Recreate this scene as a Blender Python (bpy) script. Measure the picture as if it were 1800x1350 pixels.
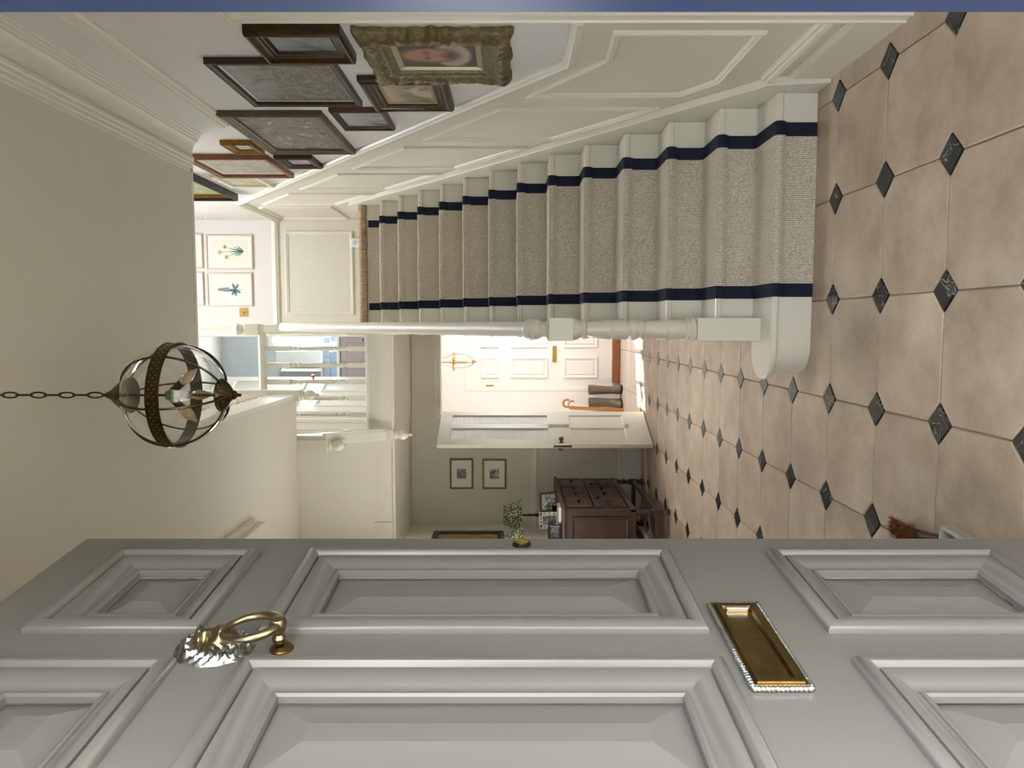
import bpy, bmesh, math, random
from math import sin, cos, pi, radians, sqrt, atan2
from mathutils import Vector, Matrix
random.seed(7)
S = bpy.context.scene
COL = S.collection
for o in list(bpy.data.objects): bpy.data.objects.remove(o)

# ---------------------------------------------------------------- camera, world, sun, daylight, exposure
CAM_H = 1.40; YAW = 0.0778666; FOC = 1343.0
cd = bpy.data.cameras.new('camera'); cam = bpy.data.objects.new('camera', cd); COL.objects.link(cam)
cd.sensor_fit = 'HORIZONTAL'; cd.sensor_width = 36.0; cd.lens = 36.0*FOC/1800.0
cd.shift_x = (900-897.4)/1800.0; cd.clip_start = 0.02; cd.clip_end = 200
fw = Vector((-sin(YAW), cos(YAW), 0)); rt = Vector((cos(YAW), sin(YAW), 0)); up = Vector((0, 0, 1))
# the photograph lies on its side: its top edge is the viewer's right hand
M3 = Matrix((-up, rt, -fw)).transposed()
cam.matrix_world = Matrix.Translation((0, 0, CAM_H)) @ M3.to_4x4()
S.camera = cam
W = bpy.data.worlds.new('daylight'); S.world = W; W.use_nodes = True
bg = W.node_tree.nodes['Background']; bg.inputs[0].default_value = (0.90, 0.95, 1.0, 1); bg.inputs[1].default_value = 10.0
sd = bpy.data.lights.new('sun_offscreen', 'SUN'); sun = bpy.data.objects.new('sun_offscreen', sd); COL.objects.link(sun)
sd.energy = 20; sd.angle = 0.009; sd.color = (1.0, 0.93, 0.82)
SUN_DIR = Vector((-0.62, -0.22, -0.62)).normalized()
sun.rotation_euler = SUN_DIR.to_track_quat('-Z', 'Y').to_euler(); sun.location = (6, 9, 5)
XLW = -2.14
def area(name, loc, target, sx, sy, e, col=(1, 1, 1)):
    l = bpy.data.lights.new(name, 'AREA'); l.shape = 'RECTANGLE'; l.size = sx; l.size_y = sy; l.energy = e; l.color = col
    o = bpy.data.objects.new(name, l); COL.objects.link(o); o.location = loc
    o.rotation_euler = (Vector(target)-Vector(loc)).to_track_quat('-Z', 'Y').to_euler()
    return o
area('daylight_assumed_skylight_offscreen', (0.15, 6.45, 5.58), (0.15, 6.45, 0), 0.9, 1.1, 34, (0.95, 0.97, 1.0))  # daylight for the landing; its skylight is unseen and assumed
area('daylight_assumed_hall_window_offscreen', (XLW, 5.83, 1.65), (0, 5.9, 1.7), 0.85, 1.3, 9, (1.0, 0.97, 0.95))  # light from the left; the window it stands in is unseen, assumed
area('daylight_bathroom_window', (-0.10, 9.77, 4.03), (-0.5, 8.2, 3.9), 0.28, 0.85, 22, (0.85, 0.93, 1.0))
area('daylight_assumed_porch_window_offscreen', (0.90, 8.8, 1.45), (-0.6, 9.0, 1.2), 0.35, 0.95, 11.5, (1.0, 0.98, 0.95))  # goes with the sun patch; its window is unseen and assumed
S.view_settings.view_transform = 'Standard'; S.view_settings.look = 'None'
S.view_settings.gamma = 1.0; S.view_settings.use_curve_mapping = False
S.view_settings.exposure = 0.66

# ---------------------------------------------------------------- materials
def lin(c):
    return tuple((x/12.92 if x <= .04045 else ((x+.055)/1.055)**2.4) for x in c)
def hexc(h):
    return lin(tuple(int(h[i:i+2], 16)/255 for i in (0, 2, 4)))
MATS = {}
def node(nt, t, **kw):
    n = nt.nodes.new(t)
    for k, v in kw.items(): setattr(n, k, v)
    return n
def mat(name, col, rough=.5, metal=0.0, var=None, bump=None, spec=None, trans=0, coat=0, ior=None, stretch=(1, 1, 1), rnd=0.0, alpha=None):
    """var=(scale, darker_colour, contrast); bump=(scale, strength); rnd = tone change from object to object"""
    if name in MATS: return MATS[name]
    m = bpy.data.materials.new(name); m.use_nodes = True; nt = m.node_tree
    b = nt.nodes['Principled BSDF']; L = nt.links.new
    c = hexc(col) if isinstance(col, str) else col
    b.inputs['Base Color'].default_value = (*c, 1); b.inputs['Roughness'].default_value = rough; b.inputs['Metallic'].default_value = metal
    if spec is not None: b.inputs['Specular IOR Level'].default_value = spec
    if trans: b.inputs['Transmission Weight'].default_value = trans
    if coat: b.inputs['Coat Weight'].default_value = coat; b.inputs['Coat Roughness'].default_value = .2
    if ior: b.inputs['IOR'].default_value = ior
    if var or bump:
        tc = node(nt, 'ShaderNodeTexCoord'); mp = node(nt, 'ShaderNodeMapping'); mp.inputs['Scale'].default_value = stretch
        L(tc.outputs['Object'], mp.inputs['Vector'])
        oi = node(nt, 'ShaderNodeObjectInfo'); ad = node(nt, 'ShaderNodeVectorMath', operation='ADD')
        sc = node(nt, 'ShaderNodeMath', operation='MULTIPLY'); sc.inputs[1].default_value = 37.0
        L(oi.outputs['Random'], sc.inputs[0]); L(mp.outputs[0], ad.inputs[0]); L(sc.outputs[0], ad.inputs[1])
    if var:
        n = node(nt, 'ShaderNodeTexNoise'); n.inputs['Scale'].default_value = var[0]; n.inputs['Detail'].default_value = 6; n.inputs['Roughness'].default_value = .65
        L(ad.outputs[0], n.inputs['Vector'])
        r = node(nt, 'ShaderNodeValToRGB'); k = var[2]
        c2 = hexc(var[1]) if isinstance(var[1], str) else var[1]
        r.color_ramp.elements[0].position = .5-k; r.color_ramp.elements[0].color = (*c2, 1)
        r.color_ramp.elements[1].position = .5+k; r.color_ramp.elements[1].color = (*c, 1)
        L(n.outputs[0], r.inputs[0]); src = r.outputs[0]
        if rnd:
            hs = node(nt, 'ShaderNodeHueSaturation'); mr = node(nt, 'ShaderNodeMapRange')
            mr.inputs['To Min'].default_value = 1-rnd; mr.inputs['To Max'].default_value = 1+rnd
            L(oi.outputs['Random'], mr.inputs[0]); L(mr.outputs[0], hs.inputs['Value']); L(src, hs.inputs['Color']); src = hs.outputs[0]
        L(src, b.inputs['Base Color'])
    if bump:
        n2 = node(nt, 'ShaderNodeTexNoise'); n2.inputs['Scale'].default_value = bump[0]; n2.inputs['Detail'].default_value = 4
        L(ad.outputs[0], n2.inputs['Vector'])
        bp = node(nt, 'ShaderNodeBump'); bp.inputs['Strength'].default_value = bump[1]; bp.inputs['Distance'].default_value = .01
        L(n2.outputs[0], bp.inputs['Height']); L(bp.outputs[0], b.inputs['Normal'])
    MATS[name] = m
    return m
CREAM = mat('cream_wall_paint', 'd9d3c3', .6, bump=(60, .03))
CEIL = mat('ceiling_paint', 'd8d2c2', .75, bump=(40, .03))
TRIM = mat('cream_gloss_trim', 'e2ddcf', .4, bump=(30, .03))
WHITE = mat('stair_white_gloss', 'e2ddcf', .28, bump=(40, .03))
PALEWALL = mat('off_white_upper_wall', 'dddad4', .6)
BATHWALL = mat('blue_grey_bathroom_paint', 'ccd3d9', .6)
PINKWALL = mat('warm_white_porch_paint', 'ece7e1', .6)
DOORGREY = mat('grey_door_gloss', '736f6b', .28, var=(3, '6a6662', .3), bump=(18, .05), stretch=(1, 1, .25))
NAVY = mat('navy_paint', '1c2a46', .35)
NAVYTAPE = mat('navy_cotton_tape', '0e1530', .85, bump=(400, .2))
BLACKW = mat('blackened_wood', '17130f', .4)
GROUT = mat('dark_grout', '857868', .9)
TILE = mat('worn_terracotta', 'cdbaa6', .42, var=(3.2, '9d8975', .2), bump=(30, .12), rnd=.07)
DIAM = mat('black_veined_marble', '2b2d2e', .24, rnd=0)
def veins(m):
    nt = m.node_tree; L = nt.links.new; b = nt.nodes['Principled BSDF']
    tc = node(nt, 'ShaderNodeTexCoord'); oi = node(nt, 'ShaderNodeObjectInfo'); sc = node(nt, 'ShaderNodeMath', operation='MULTIPLY'); sc.inputs[1].default_value = 61
    ad = node(nt, 'ShaderNodeVectorMath', operation='ADD'); L(oi.outputs['Random'], sc.inputs[0]); L(tc.outputs['Object'], ad.inputs[0]); L(sc.outputs[0], ad.inputs[1])
    n = node(nt, 'ShaderNodeTexNoise'); n.inputs['Scale'].default_value = 9; n.inputs['Detail'].default_value = 4; n.inputs['Distortion'].default_value = 1.2; L(ad.outputs[0], n.inputs['Vector'])
    r = node(nt, 'ShaderNodeValToRGB'); cr = r.color_ramp; cr.elements.new(.5); cr.elements.new(.5); cr.elements.new(.5)
    for e, (p_, c_) in zip(cr.elements, ((.2, '17191b'), (.490, '26292b'), (.503, '8f8f8b'), (.516, '24272a'), (.8, '33383a'))): e.position = p_; e.color = (*hexc(c_), 1)
    L(n.outputs[0], r.inputs[0]); L(r.outputs[0], b.inputs['Base Color'])
veins(DIAM)
SLAB = mat('pale_pink_stone', 'd8c8bc', .45, var=(5, 'c3b1a5', .25), rnd=.05)
BRASS = mat('aged_brass', '8f7444', .32, metal=1, var=(20, '5c4a2c', .25))
BRASSL = mat('bright_brass', 'd3b06a', .25, metal=1)
ABRASS = mat('antique_bronze', '6f6048', .34, metal=1, var=(30, '463b2c', .25))
COPPER = mat('copper_brown_wood', 'a5643c', .4, var=(8, '7d452a', .25), stretch=(.3, 1, 1))
OAK = mat('dark_oak', '5b4438', .42, var=(9, '3a2a22', .25), stretch=(1, .22, 1), bump=(60, .08))
OAKV = mat('dark_oak_upright', '54402f', .42, var=(9, '36281f', .25), stretch=(1, 1, .2), bump=(60, .08))
GOLD = mat('dull_gilt', '8a6a2e', .38, metal=.7, var=(25, '4a3614', .25))
DGILT = mat('dark_gilt_wood', '4e3a1e', .36, metal=.45, var=(25, '2a1d0e', .25))
ORN = mat('worn_ornate_gilt', '85754f', .5, metal=.4, var=(45, '4a3f28', .22), bump=(90, .35))
OLIVEF = mat('olive_gilt_wood', '6b6147', .38, metal=.3, var=(20, '4a4230', .25))
DBROWN = mat('dark_brown_frame', '3b2c20', .4, var=(20, '251a12', .25))
REDBR = mat('red_brown_frame', '8c5b40', .42, var=(20, '6b4330', .25))
CREAMF = mat('cream_mount', 'e9e0cd', .6)
PALEF = mat('pale_pink_wood_frame', 'd6c3ba', .45)
BLKF = mat('black_box_frame', '26282a', .5)
PAPER = mat('cream_paper', 'efe9dd', .8)
PAPERG = mat('grey_print_paper', 'e3dfd6', .8)
LEAFG = mat('printed_leaf_green', '7fa08c', .8)
LEAFB = mat('printed_blue_green', '5f7f83', .8)
PETAL = mat('printed_pale_yellow', 'e8d9a2', .8)
INK = mat('printed_ink', '6f7274', .8)
GLASS = mat('clear_glass', (1, 1, 1), .01, trans=1.0, ior=1.45)
RIBGLASS = mat('reeded_glass', (.95, .97, .96), .35, trans=.2, ior=1.3)
MIRROR = mat('mirror_silver', (.86, .88, .88), .02, metal=1)
BULB = mat('amber_bulb_glass', (1.0, .80, .52), .05, trans=.6, ior=1.4)
RUBBER = mat('olive_brown_rubber', '6d5d4c', .35)
SOLE = mat('black_rubber_sole', '1b1a19', .5)
WOODST = mat('honey_stick_wood', 'c98a45', .4, var=(12, 'a5682c', .25))
PLASTIC = mat('white_plastic', 'eeeeea', .35)
BTILE = mat('blue_grey_glazed_tile', 'a9b6c8', .25, var=(5, '9aa8bd', .3), rnd=.06)
VANITY = mat('mauve_grey_cabinet_paint', 'b7aeab', .45)
SHADE = None
BRISTLE = mat('brown_bristle', '8a5426', .8, var=(60, '5c3212', .25), bump=(200, .6))
GREYP = mat('pale_grey_plastic', 'a9abab', .4)
CONCR = mat('porch_stone', 'a5a29c', .8, var=(6, '918e88', .25))
ROPE = mat('bound_carpet_edge', 'c3ac90', .95, var=(70, '8f7860', .22), stretch=(1, .15, .15), bump=(120, .6))
BKRED = mat('red_book_cloth', '6a2f2a', .7); BKBLU = mat('dark_blue_book_cloth', '27303c', .7)

def carpet_mat():
    m = bpy.data.materials.new('ribbed_sisal_carpet'); m.use_nodes = True; nt = m.node_tree; L = nt.links.new
    b = nt.nodes['Principled BSDF']; b.inputs['Roughness'].default_value = .95; b.inputs['Specular IOR Level'].default_value = .1
    tc = node(nt, 'ShaderNodeTexCoord'); w = node(nt, 'ShaderNodeTexWave', wave_type='BANDS', bands_direction='X')
    w.inputs['Scale'].default_value = 36; w.inputs['Distortion'].default_value = .6; w.inputs['Detail'].default_value = 2
    L(tc.outputs['Object'], w.inputs['Vector'])
    n = node(nt, 'ShaderNodeTexNoise'); n.inputs['Scale'].default_value = 150; n.inputs['Detail'].default_value = 3
    L(tc.outputs['Object'], n.inputs['Vector'])
    mx = node(nt, 'ShaderNodeMath', operation='MULTIPLY_ADD'); mx.inputs[1].default_value = .34; L(w.outputs['Fac'], mx.inputs[0])
    ns = node(nt, 'ShaderNodeMath', operation='MULTIPLY'); ns.inputs[1].default_value = .78; L(n.outputs[0], ns.inputs[0]); L(ns.outputs[0], mx.inputs[2])
    r = node(nt, 'ShaderNodeValToRGB'); e = r.color_ramp.elements
    e[0].position = .3; e[0].color = (*hexc('8f8375'), 1); e[1].position = .72; e[1].color = (*hexc('e4dacb'), 1)
    L(mx.outputs[0], r.inputs[0]); L(r.outputs[0], b.inputs['Base Color'])
    bp = node(nt, 'ShaderNodeBump'); bp.inputs['Strength'].default_value = .6; bp.inputs['Distance'].default_value = .004
    L(mx.outputs[0], bp.inputs['Height']); L(bp.outputs[0], b.inputs['Normal'])
    return m
CARPET = carpet_mat()
def painting(name, stops, scale=6, det=8, dist=1.2, sky=None, stretch=(1, 1, 1), rough=.45):
    """a loose procedural canvas: noise through a colour ramp, paler towards the top where sky is given"""
    m = bpy.data.materials.new(name); m.use_nodes = True; nt = m.node_tree; L = nt.links.new
    b = nt.nodes['Principled BSDF']; b.inputs['Roughness'].default_value = rough
    tc = node(nt, 'ShaderNodeTexCoord'); mp = node(nt, 'ShaderNodeMapping'); mp.inputs['Scale'].default_value = stretch
    L(tc.outputs['Object'], mp.inputs['Vector'])
    n = node(nt, 'ShaderNodeTexNoise'); n.inputs['Scale'].default_value = scale; n.inputs['Detail'].default_value = det
    n.inputs['Roughness'].default_value = .7; n.inputs['Distortion'].default_value = dist
    L(mp.outputs[0], n.inputs['Vector'])
    r = node(nt, 'ShaderNodeValToRGB'); cr = r.color_ramp
    while len(cr.elements) < len(stops): cr.elements.new(.5)
    for e, (p, c) in zip(cr.elements, stops): e.position = p; e.color = (*hexc(c), 1)
    L(n.outputs[0], r.inputs[0]); src = r.outputs[0]
    if sky:
        sp = node(nt, 'ShaderNodeSeparateXYZ'); L(tc.outputs['Object'], sp.inputs[0])
        a = node(nt, 'ShaderNodeMath', operation='MULTIPLY_ADD'); a.inputs[1].default_value = .16; L(n.outputs[0], a.inputs[0]); L(sp.outputs['Z'], a.inputs[2])
        mr = node(nt, 'ShaderNodeMapRange'); mr.inputs['From Min'].default_value = sky[1]; mr.inputs['From Max'].default_value = sky[2]
        L(a.outputs[0], mr.inputs[0])
        mx = node(nt, 'ShaderNodeMix', data_type='RGBA'); L(mr.outputs[0], mx.inputs[0]); L(src, mx.inputs[6]); mx.inputs[7].default_value = (*hexc(sky[0]), 1)
        src = mx.outputs[2]
    L(src, b.inputs['Base Color'])
    return m
def portrait():
    """a plain invented half-length head: dark ground, pale oval, pleated collar"""
    m = bpy.data.materials.new('old_portrait_canvas'); m.use_nodes = True; nt = m.node_tree; L = nt.links.new
    b = nt.nodes['Principled BSDF']; b.inputs['Roughness'].default_value = .4
    tc = node(nt, 'ShaderNodeTexCoord'); src = None
    def ell(cy, cz, ry, rz, soft):
        s = node(nt, 'ShaderNodeVectorMath', operation='SUBTRACT'); s.inputs[1].default_value = (0, cy, cz); L(tc.outputs['Object'], s.inputs[0])
        mu = node(nt, 'ShaderNodeVectorMath', operation='MULTIPLY'); mu.inputs[1].default_value = (0, 1/ry, 1/rz); L(s.outputs[0], mu.inputs[0])
        ln = node(nt, 'ShaderNodeVectorMath', operation='LENGTH'); L(mu.outputs[0], ln.inputs[0])
        mr = node(nt, 'ShaderNodeMapRange'); mr.inputs['From Min'].default_value = 1+soft; mr.inputs['From Max'].default_value = 1-soft
        L(ln.outputs['Value'], mr.inputs[0]); return mr.outputs[0]
    def over(base, c, mask):
        mx = node(nt, 'ShaderNodeMix', data_type='RGBA'); L(mask, mx.inputs[0])
        if base is None: mx.inputs[6].default_value = (*hexc('2b221a'), 1)
        else: L(base, mx.inputs[6])
        mx.inputs[7].default_value = (*hexc(c), 1); return mx.outputs[2]
    src = over(None, 'a89c86', ell(.0, -.055, .125, .075, .12))
    src = over(src, '8d8272', ell(.0, -.05, .085, .045, .3))
    src = over(src, '4a3322', ell(0, .045, .088, .13, .12))
    src = over(src, 'a5775c', ell(0, .035, .07, .105, .18))
    src = over(src, '4a3325', ell(.028, .045, .020, .010, .95))
    src = over(src, '4a3325', ell(-.028, .045, .020, .010, .95))
    src = over(src, 'a2654d', ell(0, .01, .012, .02, .6))
    src = over(src, '3f2a1e', ell(0, -.045, .04, .03, .4))
    src = over(src, '8a4638', ell(0, -.03, .02, .006, .5))
    L(src, b.inputs['Base Color'])
    return m
def shade_mat(name, a, c):
    m = bpy.data.materials.new(name); m.use_nodes = True; nt = m.node_tree; L = nt.links.new
    b = nt.nodes['Principled BSDF']; b.inputs['Roughness'].default_value = .9
    tc = node(nt, 'ShaderNodeTexCoord'); v = node(nt, 'ShaderNodeTexVoronoi'); v.inputs['Scale'].default_value = 62
    L(tc.outputs['Object'], v.inputs['Vector']); r = node(nt, 'ShaderNodeValToRGB'); e = r.color_ramp.elements
    e[0].position = .38; e[0].color = (*hexc(c), 1); e[1].position = .5; e[1].color = (*hexc(a), 1)
    L(v.outputs['Distance'], r.inputs[0]); L(r.outputs[0], b.inputs['Base Color']); return m

# ---------------------------------------------------------------- mesh helpers
class MB:
    def __init__(s): s.v = []; s.f = []
    def add(s, vs, fs):
        n = len(s.v); s.v += [tuple(p) for p in vs]; s.f += [tuple(i+n for i in q) for q in fs]; return s
    def box(s, x0, x1, y0, y1, z0, z1):
        if x0 > x1: x0, x1 = x1, x0
        if y0 > y1: y0, y1 = y1, y0
        if z0 > z1: z0, z1 = z1, z0
        return s.add([(x0,y0,z0),(x1,y0,z0),(x1,y1,z0),(x0,y1,z0),(x0,y0,z1),(x1,y0,z1),(x1,y1,z1),(x0,y1,z1)],
                     [(0,3,2,1),(4,5,6,7),(0,1,5,4),(1,2,6,5),(2,3,7,6),(3,0,4,7)])
    def prism(s, poly, f0, f1):
        """poly of (a,b); f0/f1 map (a,b) to the two end faces"""
        n = len(poly); vs = [f0(*p) for p in poly]+[f1(*p) for p in poly]
        fs = [tuple(range(n-1, -1, -1)), tuple(range(n, 2*n))]+[(i, (i+1) % n, n+(i+1) % n, n+i) for i in range(n)]
        return s.add(vs, fs)
    def lathe(s, prof, c=(0, 0, 0), seg=20, axis='z', cap=True, scale=(1, 1)):
        vs = []; fs = []; n = len(prof)
        for r, h in prof:
            for k in range(seg):
                a = 2*pi*k/seg; p = (r*cos(a)*scale[0], r*sin(a)*scale[1], h)
                if axis == 'x': p = (p[2], p[0], p[1])
                elif axis == 'y': p = (p[0], p[2], p[1])
                vs.append((c[0]+p[0], c[1]+p[1], c[2]+p[2]))
        for i in range(n-1):
            for k in range(seg):
                k2 = (k+1) % seg; fs.append((i*seg+k, i*seg+k2, (i+1)*seg+k2, (i+1)*seg+k))
        if cap:
            fs.append(tuple(range(seg-1, -1, -1))); fs.append(tuple((n-1)*seg+k for k in range(seg)))
        return s.add(vs, fs)
    def tube(s, pts, r, seg=8, closed=False):
        P = [Vector(p) for p in pts]; n = len(P); R = r if isinstance(r, (list, tuple)) else [r]*n
        vs = []; fs = []; prev = None
        for i in range(n):
            t = (P[(i+1) % n]-P[i-1]) if closed else (P[min(i+1, n-1)]-P[max(i-1, 0)])
            t.normalize()
            u = prev-t*prev.dot(t) if prev is not None else t.orthogonal()
            u.normalize(); w = t.cross(u); prev = u
            for k in range(seg):
                a = 2*pi*k/seg; vs.append(P[i]+(u*cos(a)+w*sin(a))*R[i])
        for i in range(n if closed else n-1):
            j = (i+1) % n
            for k in range(seg):
                k2 = (k+1) % seg; fs.append((i*seg+k, i*seg+k2, j*seg+k2, j*seg+k))
        if not closed: fs.append(tuple(range(seg-1, -1, -1))); fs.append(tuple((n-1)*seg+k for k in range(seg)))
        return s.add(vs, fs)
    def ring(s, poly, prof, fmap, close_back=True):
        """mitred moulding round a closed polygon: prof = (inset, height); fmap(a, b, h) -> 3d"""
        n = len(poly); A = sum(poly[i][0]*poly[(i+1) % n][1]-poly[(i+1) % n][0]*poly[i][1] for i in range(n))
        if A < 0: poly = poly[::-1]
        P = [Vector(p) for p in poly]; off = []
        for i in range(n):
            d1 = (P[i]-P[i-1]).normalized(); d2 = (P[(i+1) % n]-P[i]).normalized()
            n1 = Vector((-d1.y, d1.x)); n2 = Vector((-d2.y, d2.x)); m = n1+n2; m = m/max(m.dot(n1), .2) if m.length > 1e-6 else n1
            off.append(m)
        vs = []; fs = []; k = len(prof)
        for w, h in prof:
            for i in range(n): q = P[i]+off[i]*w; vs.append(fmap(q.x, q.y, h))
        for j in range(k-1 if not close_back else k):
            j2 = (j+1) % k
            for i in range(n): i2 = (i+1) % n; fs.append((j*n+i, j*n+i2, j2*n+i2, j2*n+i))
        return s.add(vs, fs)
    def strip(s, path, prof, fmap):
        """mitred moulding along an open path: prof (offset to the left of travel, height), closed section"""
        P = [Vector(p) for p in path]; n = len(P); off = []
        for i in range(n):
            d1 = (P[i]-P[i-1]).normalized() if i else (P[1]-P[0]).normalized()
            d2 = (P[i+1]-P[i]).normalized() if i < n-1 else d1
            n1 = Vector((-d1.y, d1.x)); n2 = Vector((-d2.y, d2.x)); m = n1+n2; off.append(m/m.dot(n1))
        k = len(prof); vs = []
        for i in range(n):
            for w, h in prof: q = P[i]+off[i]*w; vs.append(fmap(q.x, q.y, h))
        fs = [(i*k+j, i*k+(j+1) % k, (i+1)*k+(j+1) % k, (i+1)*k+j) for i in range(n-1) for j in range(k)]
        fs += [tuple(range(k-1, -1, -1)), tuple((n-1)*k+j for j in range(k))]
        return s.add(vs, fs)
def obj(name, mb, m, parent=None, smooth=None, bevel=0, local=False):
    me = bpy.data.meshes.new(name); vs = mb.v
    if parent is not None and not local:
        l = wloc(parent); vs = [(p[0]-l[0], p[1]-l[1], p[2]-l[2]) for p in vs]
    me.from_pydata(vs, [], mb.f); me.update()
    bm = bmesh.new(); bm.from_mesh(me); bmesh.ops.recalc_face_normals(bm, faces=bm.faces); bm.to_mesh(me); bm.free()
    me.materials.append(m)
    if smooth is not None:
        for p in me.polygons: p.use_smooth = True
        me.set_sharp_from_angle(angle=radians(smooth))
    o = bpy.data.objects.new(name, me); COL.objects.link(o)
    if parent is not None: o.parent = parent
    if bevel:
        b = o.modifiers.new('bevel', 'BEVEL'); b.width = bevel; b.segments = 2; b.limit_method = 'ANGLE'
    return o
def wloc(o):
    l = Vector((0, 0, 0))
    while o is not None: l = l+o.location; o = o.parent
    return l
def thing(name, label, cat, loc=(0, 0, 0), rotz=0, group=None, kind=None):
    o = bpy.data.objects.new(name, None); COL.objects.link(o); o.location = loc; o.rotation_euler = (0, 0, rotz)
    o.empty_display_size = .1
    return tag(o, label, cat, group, kind)
def tag(o, label=None, cat=None, group=None, kind=None):
    if label: o['label'] = label
    if cat: o['category'] = cat
    if group: o['group'] = group
    if kind: o['kind'] = kind
    return o
def struct(name, mb, m, label, cat, smooth=None, bevel=0):
    return tag(obj(name, mb, m, None, smooth, bevel), label, cat, None, 'structure')
def copyo(o, parent=None, loc=None):
    c = o.copy(); COL.objects.link(c); c.parent = parent
    if loc is not None: c.location = loc
    return c
def copy_tree(o, loc, parent=None, label=None):
    c = copyo(o, parent, loc)
    if label: c['label'] = label
    for ch in o.children:
        copy_tree(ch, ch.location, c)
    return c
B = lambda *a: MB().box(*a)

# ================================================================ the setting
XW = 1.089          # right wall
XL = -2.15          # left wall of the rear hall
YF0, YF1 = .62, .80 # front wall
YW = 4.48           # end of the hall ceiling, start of the stair well
YL = 6.86           # front edge of the half landing
YB = 8.10           # back wall
ZC = 3.235          # hall ceiling
ZL = 2.702          # half landing
ZS = 2.46           # ceiling under the landing
ZU = 3.45           # upper floor
ZT = 5.60
RISE, GO, Y0 = .193, .253, 3.57
SP = .433; OX, OY = .974, 2.482
# floor: bed and individual tiles
floor = struct('floor', B(-3.6, 1.3, .5, YB+.1, -.10, -.007), GROUT, 'hall floor of pale terracotta octagons and small black diamonds', 'floor')
def octa(h, cut, gap):
    a = h-gap; k = cut+gap*.3
    q = [(a-k, -a), (a, -a+k), (a, a-k), (a-k, a), (-a+k, a), (-a, a-k), (-a, -a+k), (-a+k, -a)]
    mb = MB(); n = 8; t = .0035
    rings = [([p for p in q], -.03), (q, -t), ([(x*(1-t/h*1.2), y*(1-t/h*1.2)) for x, y in q], 0)]
    vs = [(x, y, z) for r, z in rings for x, y in r]
    fs = [(i, (i+1) % n, n+(i+1) % n, n+i) for i in range(n)]+[(n+i, n+(i+1) % n, 2*n+(i+1) % n, 2*n+i) for i in range(n)]+[tuple(range(2*n, 3*n))]
    return mb.add(vs, fs)
def diam(k):
    q = [(k, 0), (0, k), (-k, 0), (0, -k)]; mb = MB(); n = 4
    vs = [(x, y, -.03) for x, y in q]+[(x, y, -.003) for x, y in q]+[(x*.96, y*.96, 0) for x, y in q]
    fs = [(i, (i+1) % n, n+(i+1) % n, n+i) for i in range(n)]+[(n+i, n+(i+1) % n, 2*n+(i+1) % n, 2*n+i) for i in range(n)]+[tuple(range(2*n, 3*n))]
    return mb.add(vs, fs)
t0 = obj('tile', octa(SP/2, .068, .0022), TILE, floor, local=True)
d0 = obj('diamond_tile', diam(.0655), DIAM, floor, local=True)
first = {'t': True, 'd': True, 'g': True}
for i in range(-1, 9):
    for j in range(-4, 14):
        x, y = OX-SP*i, OY+SP*j
        cx, cy = x-SP/2, y+SP/2
        if cx > -2.3 and cy < YB+.1 and cy > .6:
            jit = random.uniform(-.0012, .0012)
            if first['t']: t0.location = (cx, cy, jit); first['t'] = False
            else: copyo(t0, floor, (cx, cy, jit))
        if -2.3 < x < 1.3 and .6 < y < YB+.1:
            src = d0; k = 'd'
            if first[k]: src.location = (x, y, 0); first[k] = False
            else: copyo(src, floor, (x, y, 0))
# walls
wr = struct('wall_right', MB().box(XW, XW+.12, 2.70, YB+.12, 0, ZT).box(XW, XW+.12, .7, 1.86, 0, ZC+.3).box(XW, XW+.12, 1.86, 2.70, 2.32, ZT), CREAM,
            'cream panelled wall along the staircase hung with paintings', 'wall')
fr = lambda a, b, h: (XW-h, a, b)          # (Y, Z, height off wall) -> 3d
PM = [(0, 0), (0, .010), (.006, .016), (.014, .017), (.020, .011), (.026, .012), (.034, .006), (.036, 0)]
panels = [[(2.93, .445), (3.52, .455), (3.73, .595), (3.75, 1.335), (3.235, 1.01), (2.93, 1.02)]]
zt = lambda y: 1.45+.712*(y-3.935)
zb = lambda y: .65+.752*(y-3.935)
for a, b in ((3.935, 4.60), (4.79, 5.43), (5.625, 6.25), (6.46, 7.02)): panels.append([(a, zb(a)), (b, zb(b)), (b, zt(b)), (a, zt(a))])
panels.append([(7.17, 3.06), (7.95, 3.06), (7.95, 3.75), (7.22, 3.75), (7.17, 3.70)])
for p in panels: obj('panel_moulding', MB().ring(p, PM, fr), TRIM, wr, smooth=30)
DR = [(-.035, 0), (-.035, .012), (-.02, .016), (-.012, .03), (.012, .034), (.018, .026), (.03, .022), (.036, .012), (.036, 0)]
zd = lambda y: 1.15+.728*(y-3.25)
obj('dado_rail', MB().strip([(2.80, 1.15), (3.25, 1.15), (6.93, zd(6.93)), (YB, zd(6.93)+.01)], DR, fr), TRIM, wr, smooth=30)
PR = [(-.028, 0), (-.028, .014), (-.018, .02), (-.010, .016), (-.004, .028), (.006, .030), (.012, .022), (.018, .034), (.026, .036), (.03, 0)]
obj('picture_rail', MB().strip([(.8, 2.925), (4.22, 2.925)], PR, fr), TRIM, wr, smooth=25)
SK = [(0, 0), (0, .018), (.19, .018), (.2, .008), (.2, 0)]
obj('skirting', MB().strip([(2.80, 0), (3.43, 0)], [(0, 0), (0, .020), (.165, .020), (.178, .012), (.182, .020), (.192, .010), (.192, 0)], fr), TRIM, wr, smooth=25)
obj('base_rail', MB().strip([(2.80, .265), (3.46, .265)], [(-.030, 0), (-.030, .014), (-.014, .020), (-.006, .034), (.010, .030), (.016, .018), (.026, .022), (.032, .010), (.032, 0)], fr), TRIM, wr, smooth=25)
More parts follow.
